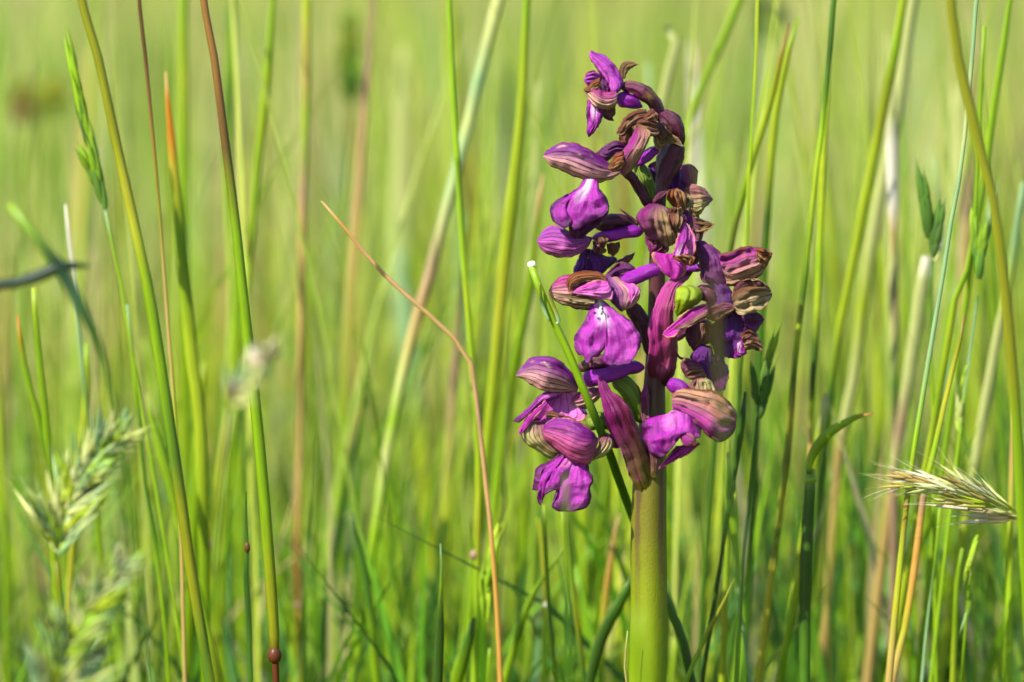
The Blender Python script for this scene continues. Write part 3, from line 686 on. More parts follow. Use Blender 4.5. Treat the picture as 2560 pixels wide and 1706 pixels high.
def resample(arr, n):
    t = np.concatenate([[0], np.cumsum(np.linalg.norm(np.diff(arr[:, :3], axis=0), axis=1))])
    # smooth positions with a spline parameterised by length, colours and widths linearly
    p = np.vstack([2 * arr[0] - arr[1], arr, 2 * arr[-1] - arr[-2]])
    fine = []
    for i in range(1, len(p) - 2):
        for s in np.linspace(0, 1, 10, endpoint=False):
            a, b, c, d = p[i - 1][:3], p[i][:3], p[i + 1][:3], p[i + 2][:3]
            xyz = 0.5 * (2 * b + (c - a) * s + (2 * a - 5 * b + 4 * c - d) * s * s + (3 * b - a - 3 * c + d) * s ** 3)
            fine.append(np.concatenate([xyz, p[i][3:] * (1 - s) + p[i + 1][3:] * s]))
    fine.append(p[-2])
    fine = np.array(fine)
    t = np.concatenate([[0], np.cumsum(np.linalg.norm(np.diff(fine[:, :3], axis=0), axis=1))])
    q = np.linspace(0, t[-1], n)
    return np.stack([np.interp(q, t, fine[:, k]) for k in range(fine.shape[1])], 1)
def stem_geo(arr, n=34, ns=8):
    A = resample(arr, n)
    v, f, uv = tube_mesh([Vector(r[:3]) for r in A], [max(r[3] / 2, 5e-5) for r in A], ns)
    c = np.repeat(np.column_stack([A[:, 4:7], np.ones(n)]), ns + 1, 0)
    return v, f, uv, c
def blade_geo(arr, n=34, yaw=.35, fold=.28):
    """leaf blade: five vertices across, folded along its midrib"""
    A = resample(arr, n)
    v, f, uv, c = [], [], [], []
    for i in range(n):
        p = Vector(A[i, :3])
        d = Vector(A[min(i + 1, n - 1), :3]) - Vector(A[max(i - 1, 0), :3]); d.normalize()
        side = d.cross(Vector((math.sin(yaw), -math.cos(yaw), 0))); side.normalize()
        nor = side.cross(d).normalized()
        w = max(A[i, 3] / 2, 4e-5) / max(math.cos(yaw), .5)
        for k in range(5):
            s = (k - 2) / 2
            v.append(p + side * (w * s) + nor * (w * fold * abs(s) * -1))
            uv.append((k / 4, i / (n - 1))); c.append((*A[i, 4:7], 1))
    for i in range(n - 1):
        for k in range(4):
            a = i * 5 + k
            f.append((a, a + 1, a + 6, a + 5))
    return v, f, uv, c
def stalk(kind, Y, spec, label, name=None, group=None, lean=0.0, root=True, nodes=(), yaw=.35, cat=None):
    """one grass stem or blade; nodes = swollen joints as parts"""
    pts = parse(spec)
    if cat is None and Y > .04: Y = .04 + (Y - .04) * .6
    arr = path_world(pts, Y, lean, root)
    g = stem_geo(arr) if kind == 's' else blade_geo(arr, yaw=yaw)
    nm = name or ('grass_stalk' if kind == 's' else 'grass_leaf')
    base = Vector(arr[0, :3])
    if nodes:
        root_o = empty(nm, base)
        mesh_obj('stalk', g[0], g[1], MT['grass'], root_o, g[2], g[3])
        for (x, y, r, l, cc) in nodes:
            c0 = P(x * VS, y * VS, Y); m = mpp(Y) * VS
            cen = [c0 + Vector((0, 0, l * m * t)) for t in (-1, -.7, -.3, .1, .5, .8, 1)]
            v, f2, uv = tube_mesh(cen, [r * m * q for q in (.35, .8, 1, 1.02, .9, .7, .4)], 12)
            mesh_obj('node', v, f2, MT['grass'], root_o, uv, np.tile(np.array(pal(cc)), (len(v), 1)))
        o = root_o
    else:
        o = mesh_obj(nm, g[0], g[1], MT['grass'], None, g[2], g[3], origin=base, thick=.00012 if kind == 'b' else 0)
    tag(o, label, cat or ('grass stem' if kind == 's' else 'grass blade'), group, 'thing')
    return o
def spikelet_geo(b, t, w, c1, c2, awn=0.0, k=7, spread=.12):
    """overlapping pointed scales in two ranks along b -> t, each with a bristle"""
    b, t = Vector(b), Vector(t)
    ax = t - b; Ln = ax.length; ax.normalize()
    side = ax.cross(Vector((0, -1, 0))); side.normalize()
    nor = side.cross(ax).normalized()
    v, f, uv, cc = [], [], [], []
    for i in range(k):
        s = -1 if i % 2 else 1
        p0 = b + ax * (Ln * .62 * i / k) + side * (s * w * .10)
        d = (ax + side * (s * spread * w / Ln * 2.2) + nor * random.uniform(-.15, .25)).normalized()
        l = Ln * .46 * random.uniform(.9, 1.1)
        sd = d.cross(nor).normalized(); up = sd.cross(d)
        c = np.array(c1) * (1 - i / k) + np.array(c2) * (i / k)
        c = c * random.uniform(.8, 1.2)
        base = len(v)
        rows = 6
        for r in range(rows):
            q = r / (rows - 1)
            ww = w * .34 * math.sin(math.pi * (.12 + .88 * q) ** .75) if r < rows - 1 else w * .015
            for a in range(6):
                an = 2 * math.pi * a / 6
                v.append(p0 + d * (l * q) + sd * (math.cos(an) * ww) + up * (math.sin(an) * ww * .6 + w * .16))
                uv.append((a / 6, q)); cc.append((*c[:3], 1))
        for r in range(rows - 1):
            for a in range(6):
                f.append((base + r * 6 + a, base + r * 6 + (a + 1) % 6, base + (r + 1) * 6 + (a + 1) % 6, base + (r + 1) * 6 + a))
        if awn > 0:
            tip = p0 + d * (l * .97) + up * (w * .16)
            bend = (side * (s * .18) + nor * random.uniform(-.2, .2))
            cen = [tip + d * (awn * q) + bend * (awn * q * q * .6) for q in (0, .35, .7, 1)]
            v2, f2, u2 = tube_mesh(cen, [w * .035, w * .028, w * .02, w * .008], 4)
            o2 = len(v)
            v += v2; f += [tuple(x + o2 for x in q) for q in f2]; uv += u2; cc += [(*np.array(c2)[:3] * 1.15, 1)] * len(v2)
    return v, f, uv, cc
def spikelet(parent, Y, b, t, w, c1, c2, awn=0.0, k=7, dY=0.0, spread=.12):
    m = mpp(Y) * VS
    g = spikelet_geo(P(b[0] * VS, b[1] * VS, Y), P(t[0] * VS, t[1] * VS, Y + dY), w * m, pal(c1), pal(c2), awn * m, k, spread)
    return mesh_obj('spikelet', g[0], g[1], MT['husk'], parent, g[2], g[3])
def headed(Y, stem_spec, label, spikes, name='flowering_grass', lean=0.0, group=None, root=True):
    arr = path_world(parse(stem_spec), Y, lean, root)
    g = stem_geo(arr)
    o = empty(name, Vector(arr[0, :3]))
    mesh_obj('stalk', g[0], g[1], MT['grass'], o, g[2], g[3])
    for sp in spikes:
        spikelet(o, Y, *sp)
    tag(o, label, 'flowering grass', group, 'thing')
    return o

# --- stems and blades left of the orchid
stalk('s', -.012, '468 0 17 R; 492 130 18 R; 518 330 20 B; 542 520 22 G; 563 720 25 G; 590 960 26 G; 610 1180 27 G; 624 1370 27 L; 631 1470 24 L; 632 1500 16 Q', 'stout grass stem, reddish above and green below, with a brown swollen joint', nodes=[(631,1506,16,20,'Q')])
stalk('s', -.022, '188 0 20 L; 225 130 21 L; 268 330 22 L; 305 500 24 A; 340 660 26 G; 372 860 27 G; 398 1030 27 F; 420 1180 27 L; 445 1350 26 L; 482 1568 25 F', 'stout olive grass stem leaning beside the awned seed heads')
stalk('s', .02, '320 0 9 B; 334 130 9 B; 350 300 8 R; 366 480 8 L; 378 640 8 S; 392 820 9 S; 405 1000 9 Y; 415 1200 9 S; 425 1568 10 S', 'thread-thin grass stem, dark brown at its top')
stalk('b', .05, '381 165 5 S; 386 230 9 X; 394 310 16 X; 402 400 20 A; 414 520 24 G; 424 640 26 G; 440 800 28 Y; 462 1000 26 Y; 470 1300 24 G', 'grass blade with a bright orange tip')
stalk('b', .16, '423 0 18 N; 424 180 20 Y; 423 360 19 N; 424 560 18 N; 428 800 18 G', 'soft pale green upright blade behind the orange-tipped one')
stalk('b', .05, '150 470 4 W; 158 540 8 W; 168 620 9 W; 178 720 9 M; 190 850 9 M; 205 1000 9 G', 'thin whitish grass tip among the left stems')
stalk('b', .03, '40 725 3 X; 44 760 10 X; 50 800 11 G; 66 880 13 G; 88 960 16 G; 106 1040 18 F; 112 1100 14 L; 118 1200 14 Y; 128 1300 14 G', 'short blade with a tiny orange scorched point')
stalk('b', .03, '78 660 12 Y; 84 760 14 G; 96 880 16 G; 108 1000 16 G; 116 1140 14 G', 'yellow-green blade joining the scorched-point blade', yaw=.2)
stalk('b', .06, '200 790 12 N; 200 900 16 Y; 190 1000 16 A; 178 1120 16 A; 166 1270 14 A; 158 1400 13 A', 'yellowish stem passing behind the awned seed head')
stalk('s', .03, '292 700 7 M; 302 800 9 N; 312 900 10 G; 324 1000 9 F; 335 1120 9 F; 352 1220 10 F; 366 1330 8 N; 378 1430 9 G; 388 1568 9 G', 'thin green stem between the seed head and the olive stem')
stalk('b', .10, '545 620 10 N; 546 760 18 G; 535 880 20 Y; 520 980 18 Y; 505 1080 18 Y; 492 1180 16 Y; 482 1260 13 A; 486 1350 20 N; 500 1450 20 G', 'bent yellow-green blade behind the red-topped stem', nodes=[(481,1250,10,9,'E')])
stalk('b', .04, '337 905 3 Y; 345 950 10 N; 362 1010 18 N; 385 1090 22 G; 408 1180 20 G', 'short pale leaf springing from the olive stem')
stalk('b', .005, '566 1130 3 D; 566 1190 6 D; 568 1260 10 F; 566 1330 14 D; 572 1420 14 D; 576 1568 13 F', 'small dark sheathed shoot with a dark joint', nodes=[(568,1258,7,12,'B')])
stalk('b', .13, '470 830 10 Y; 462 950 20 Y; 455 1080 26 N; 448 1200 26 G', 'broad glowing blade low between two stout stems')
stalk('s', .20, '535 0 20 F; 530 120 26 G; 525 260 22 F; 524 420 16 N; 530 600 16 N', 'blurred dark green spike beside the red-topped stem', yaw=0)
stalk('b', .12, '628 0 12 N; 620 110 14 N; 608 240 22 Y; 590 400 16 N; 578 560 14 N; 565 700 12 Y; 552 850 12 G', 'pale blade crossing behind the red-topped stem')
stalk('s', .14, '705 0 22 Y; 704 160 22 S; 700 300 18 N; 697 420 20 E; 694 520 22 S; 692 700 18 S; 690 900 18 S; 686 1100 18 S; 683 1300 17 R; 690 1568 18 L', 'straw-coloured blurred stem standing straight and alone', nodes=[(684,1390,10,9,'E')])
stalk('s', .018, '738 462 3 H; 780 510 7 O; 840 585 9 H; 900 648 10 H; 960 702 10 H; 1020 754 10 S; 1058 795 11 H; 1078 820 12 S; 1088 870 12 H; 1100 960 11 E; 1112 1070 11 H; 1124 1180 11 H; 1133 1280 11 O; 1142 1400 12 O; 1150 1568 14 O', 'tan-orange dry stem bent sharply over to one side')
stalk('s', .04, '1032 0 13 N; 1036 110 13 N; 1044 260 13 N; 1054 420 14 N; 1062 560 14 N; 1074 700 15 Y; 1084 830 16 N; 1094 960 14 G; 1100 1100 18 Y; 1098 1250 18 L; 1094 1400 16 N', 'slender lime green stem touching the bent orange one', nodes=[(1090,1275,11,12,'E')])
stalk('s', .105, '1146 0 30 P; 1122 90 30 P; 1100 180 30 M; 1075 290 28 P; 1052 380 28 M; 1020 500 30 P; 985 640 28 E; 955 740 28 S; 925 860 27 P; 905 960 27 N; 886 1060 26 P; 868 1180 24 N; 850 1300 22 N', 'pale leaning reed-like stem behind the orange one')
stalk('b', .08, '1212 0 16 N; 1206 120 18 Y; 1202 220 20 Y; 1192 330 26 Y; 1180 440 28 Y; 1165 560 28 Y; 1152 700 26 A; 1138 840 24 Y; 1125 980 24 Y; 1112 1100 22 N; 1100 1220 20 N', 'broad yellow-green blade standing clear between the pale reed and the orchid')
stalk('b', .10, '1248 400 6 S; 1240 470 14 S; 1230 540 12 G; 1222 640 16 G; 1200 760 22 G; 1175 880 24 G; 1160 1000 24 G; 1145 1100 22 N; 1132 1230 20 N', 'green blade with a dry tip just behind the cut stem')
# the cut stem in front of the orchid's left flowers
def cut_stem():
    Y = -.0105
    spec = '1221 612 16 N; 1234 650 17 N; 1252 692 18 G; 1272 740 18 N; 1298 790 18 G; 1322 850 19 G; 1345 905 19 G'
    spec2 = '1345 905 19 G; 1368 960 19 F; 1400 1040 20 F; 1432 1130 20 F; 1462 1210 19 F; 1500 1300 19 F; 1545 1420 20 F; 1590 1568 20 D'
    top, low = parse(spec), parse(spec2)
    rows = []
    allp = top + low[1:]
    n = len(allp)
    for i, (x, y, w, c) in enumerate(allp):
        yy = Y if y < 1030 else Y + min(1, (y - 1030) / 250) * .022          # passes behind the hood and the bract
        p = P(x, y, yy); rows.append([*p, w * mpp(yy), c[0], c[1], c[2]])
    a, b = np.array(rows[-1]), np.array(rows[-2])
    e = a.copy(); e[:3] += (a[:3] - b[:3]) / -(a[2] - b[2]) * a[2] * .7; e[2] = -.006
    rows.append(list(e))
    arr = np.array(rows)[::-1]
    o = empty('cut_grass_stalk', Vector(arr[0, :3]))
    g = stem_geo(arr, 44, 10)
    mesh_obj('stalk', g[0], g[1], MT['grass'], o, g[2], g[3])
    c0 = P(1221 * VS, 607 * VS, Y)
    m = mpp(Y) * VS
    d = Vector((-.30, -.22, .92)).normalized()
    v, f2, uv = tube_mesh([c0 - d * 5 * m, c0 + d * 1 * m, c0 + d * 4.5 * m], [8.8 * m, 9.2 * m, 7.6 * m], 14)
    mesh_obj('cut_end', v, f2, MT['husk'], o, uv, np.tile(np.array((.85, .86, .8, 1)), (len(v), 1)))
    for spec in ('1240 650 4 L; 1244 690 8 D; 1252 715 8 M; 1262 738 3 M', '1262 672 5 B; 1274 708 8 L; 1284 738 9 M; 1278 744 3 W'):
        g = blade_geo(path_world(parse(spec), Y - .0015, 0, False), 16)
        mesh_obj('dry_flap', g[0], g[1], MT['husk'], o, g[2], g[3], thick=.0001)
    tag(o, 'snipped green stem with a white cut end in front of the orchid', 'grass stem', None, 'thing')
cut_stem()
# --- below and around the orchid stem
stalk('b', .03, '1250 1160 8 Y; 1252 1230 10 G; 1258 1330 11 G; 1264 1430 11 F; 1278 1568 10 G', 'thin green blade under the ragged lowest lip')
stalk('b', .05, '1236 1190 10 Y; 1250 1290 14 A; 1254 1390 15 A; 1252 1480 14 N', 'yellow blade with a pale joint under the lowest lip', nodes=[(1255,1390,8,7,'W')])
stalk('b', .04, '1298 1170 14 N; 1302 1240 14 Y; 1312 1330 14 N; 1325 1420 13 L; 1342 1568 13 F', 'green blade with a russet edge below the ragged lip')
stalk('b', .07, '1424 1180 4 S; 1412 1240 14 S; 1398 1330 14 O; 1388 1420 16 A; 1380 1568 16 N', 'curved blade with a dry straw tip left of the thick orchid stem')
stalk('b', .03, '1455 1320 8 F; 1430 1380 24 F; 1395 1440 28 D; 1370 1510 26 D; 1350 1600 22 D', 'dark green broad leaf leaning onto the orchid stem')
stalk('b', -.006, '1442 1450 2 P; 1438 1500 5 S; 1436 1540 4 P; 1444 1600 5 S', 'thin dry thread against the orchid stem')
stalk('b', .03, '1532 1330 6 F; 1548 1410 14 D; 1566 1490 16 D; 1596 1600 16 F', 'dark narrow leaf emerging behind the orchid stem')
stalk('b', -.10, '1300 1085 4 L; 1300 1130 10 L; 1301 1180 11 F; 1304 1300 12 F; 1308 1450 12 F; 1312 1568 12 F', 'out-of-focus blade rising in front of the lowest lip')
stalk('b', -.15, '1640 620 4 B; 1644 700 15 B; 1650 780 18 D; 1655 860 18 B; 1662 960 12 D; 1670 1080 12 F; 1682 1200 12 F; 1690 1400 12 F', 'out-of-focus dull blade in front of the dark hanging flower')
stalk('b', -.17, '1466 1400 8 N; 1464 1440 18 G; 1466 1500 24 G; 1474 1600 28 G', 'blurred broad leaf hugging the foot of the orchid stem')
stalk('b', .05, '810 1178 3 D; 815 1215 8 D; 825 1260 16 F; 838 1320 20 F; 850 1400 20 F; 860 1500 18 G', 'short dark pointed blade standing alone in the sward')
stalk('b', .012, '1012 1250 2 M; 1014 1320 4 N; 1012 1400 14 D; 1010 1470 22 D; 1006 1568 22 D', 'dark folded leaf beside the small awned spikelet')
stalk('b', .03, '1090 1420 8 F; 1075 1480 26 F; 1056 1540 32 G; 1040 1610 30 G', 'broad mid-green leaf low beside the dark folded leaf')
stalk('b', .04, '1308 1250 4 G; 1240 1340 10 G; 1210 1400 16 G; 1185 1480 18 G; 1160 1568 18 N', 'bright arching blade low before the orange stem')
# --- right of the orchid
stalk('s', .035, '1742 0 9 Y; 1738 140 9 Y; 1728 300 9 N; 1720 420 9 Y; 1716 520 9 N; 1712 700 10 G; 1700 860 10 D; 1692 1000 10 F; 1684 1120 12 D', 'very thin straight stem rising close behind the orchid')
stalk('b', .045, '1815 55 4 R; 1808 90 8 O; 1790 150 14 L; 1768 250 17 Y; 1740 330 17 Y; 1715 420 16 N; 1700 480 15 D; 1685 540 14 L; 1676 600 13 D; 1668 700 12 F', 'leaning blade with a rusty tip behind the orchid')
stalk('b', .06, '1835 40 6 N; 1812 120 14 Y; 1784 260 18 Y; 1772 380 18 Y; 1766 480 16 D; 1758 600 16 F; 1750 760 16 F', 'yellow blade parallel to the rusty-tipped one')
stalk('s', .03, '1916 0 13 F; 1908 100 13 D; 1898 200 12 F; 1888 300 12 N; 1872 420 12 Y; 1858 560 12 G; 1842 700 13 D; 1832 780 14 Y; 1822 880 14 D; 1815 980 16 A; 1806 1080 18 D; 1795 1160 16 A; 1786 1230 15 D; 1776 1300 18 A; 1760 1420 18 A; 1742 1568 18 A', 'yellow stem banded with dark green along its whole length')
stalk('s', .045, '1906 130 8 N; 1898 240 16 Y; 1892 340 17 Y; 1888 460 16 Y; 1882 600 16 N; 1878 700 16 Y; 1872 800 16 D; 1866 900 15 D; 1864 950 14 Y; 1862 1010 12 S; 1862 1075 14 O', 'upright yellow-green stem ending in a thick dark sheath', root=False)
stalk('s', .02, '1862 1078 20 N; 1862 1110 26 F; 1858 1180 26 D; 1852 1280 30 D; 1850 1400 28 D; 1848 1568 26 F', 'thick dark green sheath that carries a curved leaf', nodes=[(1863,1103,14,9,'N')])
stalk('b', .015, '2008 950 2 R; 1990 954 7 O; 1965 960 12 G; 1925 982 20 N; 1895 1006 24 G; 1872 1036 22 G; 1860 1070 16 N; 1860 1090 12 D', 'bright curved leaf with a reddish point bending away from the thick sheath', root=False, yaw=.1)
stalk('b', .05, '1900 905 12 P; 1892 960 18 P; 1882 1010 18 Y; 1874 1060 16 Y', 'cream cut blade behind the curved leaf')
stalk('b', .03, '1845 1290 12 Y; 1832 1350 18 Y; 1818 1420 18 N; 1803 1500 18 N; 1792 1568 18 G', 'short lime blade below the thick sheath')
stalk('b', .085, '2078 0 20 Y; 2060 110 22 N; 2035 230 24 L; 2010 360 24 Y; 1985 480 22 Y; 1962 600 22 Y; 1942 700 20 Y; 1925 778 18 Y; 1915 860 18 F; 1900 1000 18 F', 'leaning yellow-green blade in soft focus beside the white dry one')
stalk('b', .12, '2100 0 26 P; 2082 130 30 P; 2060 280 30 P; 2030 420 30 P; 2005 560 30 P; 1985 700 28 Y; 1965 860 26 P; 1945 960 26 P; 1930 1020 20 S; 1920 1150 18 S', 'broad pale blade leaning behind the yellow-green one')
stalk('b', .10, '2050 190 16 P; 2050 260 22 P; 2051 330 27 W; 2052 410 27 W; 2054 480 27 W; 2054 540 14 S; 2054 600 22 P; 2055 700 22 E; 2056 780 22 P; 2056 900 20 F; 2055 1100 18 E', 'bleached white dead blade standing in the meadow')
stalk('b', .10, '2130 590 20 W; 2122 650 30 P; 2112 720 32 P; 2100 800 32 P; 2088 880 28 P; 2072 980 26 E; 2055 1080 26 P; 2040 1200 24 S', 'wide cream-coloured dead leaf beside the thin pale stalk')
stalk('s', .004, '2244 0 10 M; 2234 130 10 M; 2222 260 10 P; 2206 400 10 M; 2190 480 10 M; 2172 600 10 M; 2150 730 11 M; 2132 840 12 M; 2112 960 13 N; 2095 1070 13 N; 2082 1165 12 R; 2072 1260 15 Y; 2058 1400 16 A; 2042 1568 18 S', 'long thin pale mint stem sharp from top to bottom', nodes=[(2082,1162,7,9,'R')])
stalk('s', .012, '2216 720 4 R; 2206 780 9 L; 2186 860 12 A; 2168 940 13 A; 2148 1030 14 N; 2128 1110 15 Y; 2122 1140 15 E; 2112 1220 17 O; 2098 1330 18 O; 2078 1450 17 A; 2050 1568 18 S', 'golden stem crossing low against the mint one')
stalk('b', .03, '2262 60 8 N; 2236 560 10 N; 2205 640 14 N; 2180 780 16 Y; 2160 900 16 G; 2138 1020 16 Y; 2118 1130 15 Y', 'long soft green blade behind the mint stem')
stalk('b', -.04, '2186 0 22 L; 2196 100 24 L; 2216 190 24 L; 2240 290 24 L; 2262 380 24 L; 2284 460 20 L; 2298 560 22 L; 2314 700 24 L; 2328 860 24 L; 2338 1000 24 G; 2350 1200 24 G; 2362 1400 24 G', 'olive brown blade leaning past the feathery dry seed head', yaw=.2)
stalk('b', .05, '2322 0 12 N; 2308 100 15 N; 2292 200 17 N; 2276 310 17 N; 2262 420 17 N; 2245 520 14 F; 2228 640 14 N', 'fresh green blade crossing the olive brown one')
stalk('b', .08, '2352 420 12 M; 2336 540 20 M; 2318 660 20 Y; 2300 740 22 P; 2278 860 24 P; 2258 970 24 P; 2240 1080 22 P; 2220 1200 22 Y', 'pale broad blade slanting under the olive brown one')
stalk('s', .03, '2330 940 10 S; 2326 1060 14 S; 2322 1200 14 Y; 2318 1400 18 N; 2314 1568 20 N', 'straw yellow stem near the feathery dry seed head')
stalk('b', .03, '2212 1260 7 N; 2200 1340 12 N; 2196 1430 13 G; 2190 1568 13 Y', 'green upright blade under the feathery dry seed head')
stalk('s', .02, '2160 1160 6 N; 2152 1250 6 N; 2145 1320 7 F; 2132 1420 7 M; 2118 1568 8 M', 'hair-thin green stem next to the golden one')
stalk('b', .025, '1672 1040 6 F; 1676 1120 14 F; 1686 1190 18 N; 1692 1280 9 N; 1700 1400 8 M; 1726 1568 9 M', 'thin mint green stem curving away below the dark flower')
stalk('b', .03, '1690 1130 4 Y; 1678 1200 12 A; 1672 1300 14 N; 1666 1420 15 A; 1660 1568 15 Y', 'upright yellow-green blade just behind the thin curving stem')
stalk('s', .01, '1688 1330 4 L; 1660 1390 8 L; 1632 1440 10 L; 1605 1500 11 N; 1576 1568 11 N', 'slanting thin stem across the foot of the orchid')
stalk('b', .02, '1712 900 6 D; 1706 960 14 D; 1698 1030 14 F; 1690 1080 10 D', 'narrow dark leaf behind the papery brown hood')
stalk('b', .15, '1530 60 10 P; 1560 60 20 P; 1545 140 22 P; 1526 220 20 P; 1508 330 18 P; 1490 460 18 N', 'pale blurred blade slanting behind the topmost flower')
stalk('b', .15, '1700 0 18 N; 1672 70 18 N; 1640 140 18 N; 1605 220 18 N; 1578 300 16 N; 1550 420 16 N', 'light green blurred blade behind the crown of the orchid')
# dark foreground twig
def twig():
    Y = -.085
    o = empty('forked_twig', (P(300, 1706, Y).x, Y, 0))
    for nm, spec, rt in (('stalk', '20 470 14 N; 60 520 22 N; 105 565 24 T; 135 612 29 K; 160 660 30 T; 195 720 27 D; 222 780 19 D; 246 850 10 F; 268 950 6 F; 300 1150 6 F; 330 1400 6 F', True),
                         ('branch', '205 612 7 K; 165 611 20 K; 130 617 30 K; 90 634 30 K; 45 648 25 K; 0 655 24 K; -60 664 18 K; -110 672 4 K', False)):
        pts = parse(spec)
        g = stem_geo(path_world(pts, Y, 0, rt))
        mesh_obj(nm, g[0], g[1], MT['grass'], o, g[2], g[3])
    tag(o, 'dark out-of-focus forked plant stalk with a horizontal arm', 'plant stalk')
twig()

# --- flowering heads
headed(.03, '240 478 6 M; 258 560 7 N; 278 660 7 N; 292 740 8 N', 'drooping green oat-like head at the top of its stem',
       [((240,480),(196,260),26,'F','N',6,9), ((205,330),(150,62),24,'G','N',8,9), ((232,440),(176,330),22,'F','G',5,7), ((214,360),(172,200),22,'D','F',5,7)], group=None)
headed(.03, '1125 1490 6 N; 1122 1540 7 N', 'small awned spikelet with long bristles on a thin stem',
       [((1124,1300),(1152,1195),24,'N','Y',70,8), ((1110,1420),(1104,1290),14,'G','N',10,5), ((1118,1360),(1138,1250),18,'G','N',50,6), ((1120,1430),(1124,1340),12,'N','Y',5,4)])
headed(.035, '2142 600 6 F; 2140 700 7 F; 2142 900 8 N; 2146 1200 9 N', 'pair of dark green spikelets behind the mint stem',
       [((2138,560),(2114,380),30,'D','F',18,8), ((2142,590),(2166,450),28,'D','F',16,8), ((2148,600),(2160,540),18,'P','W',20,5)])
headed(.03, '2246 680 6 F; 2236 760 7 M; 2222 860 8 M; 2205 1000 9 N', 'slim bristled spikelets between mint and olive stems',
       [((2246,640),(2262,500),24,'F','N',30,7), ((2254,600),(2288,420),20,'F','M',30,7), ((2240,600),(2236,470),20,'F','N',20,6), ((2222,840),(2206,900),10,'N','Y',4,4), ((2204,1000),(2204,900),20,'N','P',60,6)])
headed(.02, '1740 960 6 D; 1732 1040 7 F; 1722 1150 7 F; 1712 1240 7 M; 1702 1400 8 F', 'dark green spikelets beside the orchid with fine bristles',
       [((1742,960),(1776,840),24,'D','F',26,7), ((1746,900),(1786,750),22,'D','N',20,7), ((1738,930),(1726,820),18,'D','F',4,6)])
headed(.02, '2232 1300 6 G; 2222 1400 7 G; 2210 1568 8 G', 'drooping pale spikelet under the feathery dry seed head',
       [((2248,1230),(2212,1340),16,'N','Y',10,6), ((2232,1380),(2208,1460),12,'N','M',8,5)])
def bristly_head(Y, axis, n, l0, wid, c1, c2, label, stem, awn, squash=1.0, spread=.9):
    """dense spike: spikelets of fine pointed scales round a curved axis"""
    arr = path_world(parse(stem), Y, 0, True)
    g = stem_geo(arr)
    o = empty('flowering_grass', Vector(arr[0, :3]))
    mesh_obj('stalk', g[0], g[1], MT['grass'], o, g[2], g[3])
    ax = spline([(x, y) for x, y in axis], 40)
    r = random.Random(int(axis[0][0]))
    for i in range(n):
        q = ((i + r.random() * .6) / n) ** 1.35
        k = min(38, int(q * 38)); p = ax[k]; d = ax[k + 1] - ax[k]; d = d / np.linalg.norm(d)
        s = np.array((-d[1], d[0])) * (1 if i % 2 else -1)
        open_ = spread * r.uniform(.15, 1.0) * (1 - .55 * q)
        dirv = d + s * open_; dirv /= np.linalg.norm(dirv)
        l = l0 * r.uniform(.7, 1.15) * (1.25 - .6 * q)
        b = p + s * 3
        t = b + dirv * l
        spikelet(o, Y, b, t, wid * r.uniform(.75, 1.2), r.choice(c1), r.choice(c2), awn * r.uniform(.5, 1.2), 4, r.uniform(-.006, .006) * squash, .5)
    tag(o, label, 'flowering grass', None, 'thing')
    return o
bristly_head(-.06, [(132,1270),(148,1190),(178,1110),(222,1045),(290,995)], 52, 136, 17, 'YPMNP', 'MPTNP', 'fluffy awned seed head above a similar lower one', '128 1290 10 L; 135 1360 10 L; 142 1450 11 N; 146 1568 11 N', 34, spread=1.25)
bristly_head(-.09, [(110,1640),(140,1540),(175,1450),(225,1370),(285,1295)], 52, 146, 19, 'YPMPN', 'PMTEN', 'fluffy awned seed head lower and more blurred than its twin', '100 1650 12 L; 95 1750 12 N', 34, spread=1.25)
bristly_head(.002, [(2348,1190),(2290,1165),(2220,1130),(2150,1115),(2085,1105)], 30, 165, 13, 'SYPP', 'PWSP', 'feathery dry seed head bent over sideways', '2348 1190 9 L; 2376 1210 9 L; 2400 1260 10 N; 2412 1400 11 N; 2416 1568 12 N', 60, spread=.45)
bristly_head(-.13, [(535,925),(560,880),(590,840),(620,790)], 12, 60, 26, 'PEM', 'WPM', 'pale blurred seed tuft in front of the red-topped stem', '530 940 8 P; 515 1020 8 E; 505 1150 8 L; 498 1400 8 L', 16)

bristly_head(.42, [(1730,75),(1758,58),(1770,30),(1752,8)], 14, 56, 30, 'DFD', 'DFT', 'dark blurred curled seed tuft hanging above the orchid crown', '1728 80 8 F; 1716 200 8 F; 1700 500 8 F; 1690 900 8 F', 8)
bristly_head(.50, [(30,262),(70,238),(110,222),(135,205)], 14, 70, 36, 'QLB', 'BLL', 'brownish blurred seed tuft lying sideways beyond the oat-like head', '25 270 8 L; 10 420 8 F; 5 800 8 F', 8)
bristly_head(.36, [(806,235),(806,180),(804,110),(806,40)], 16, 80, 32, 'DFL', 'FGL', 'dark green blurred spike alone against the pale meadow', '806 240 9 F; 812 500 9 N; 818 900 9 N', 10, spread=.35)
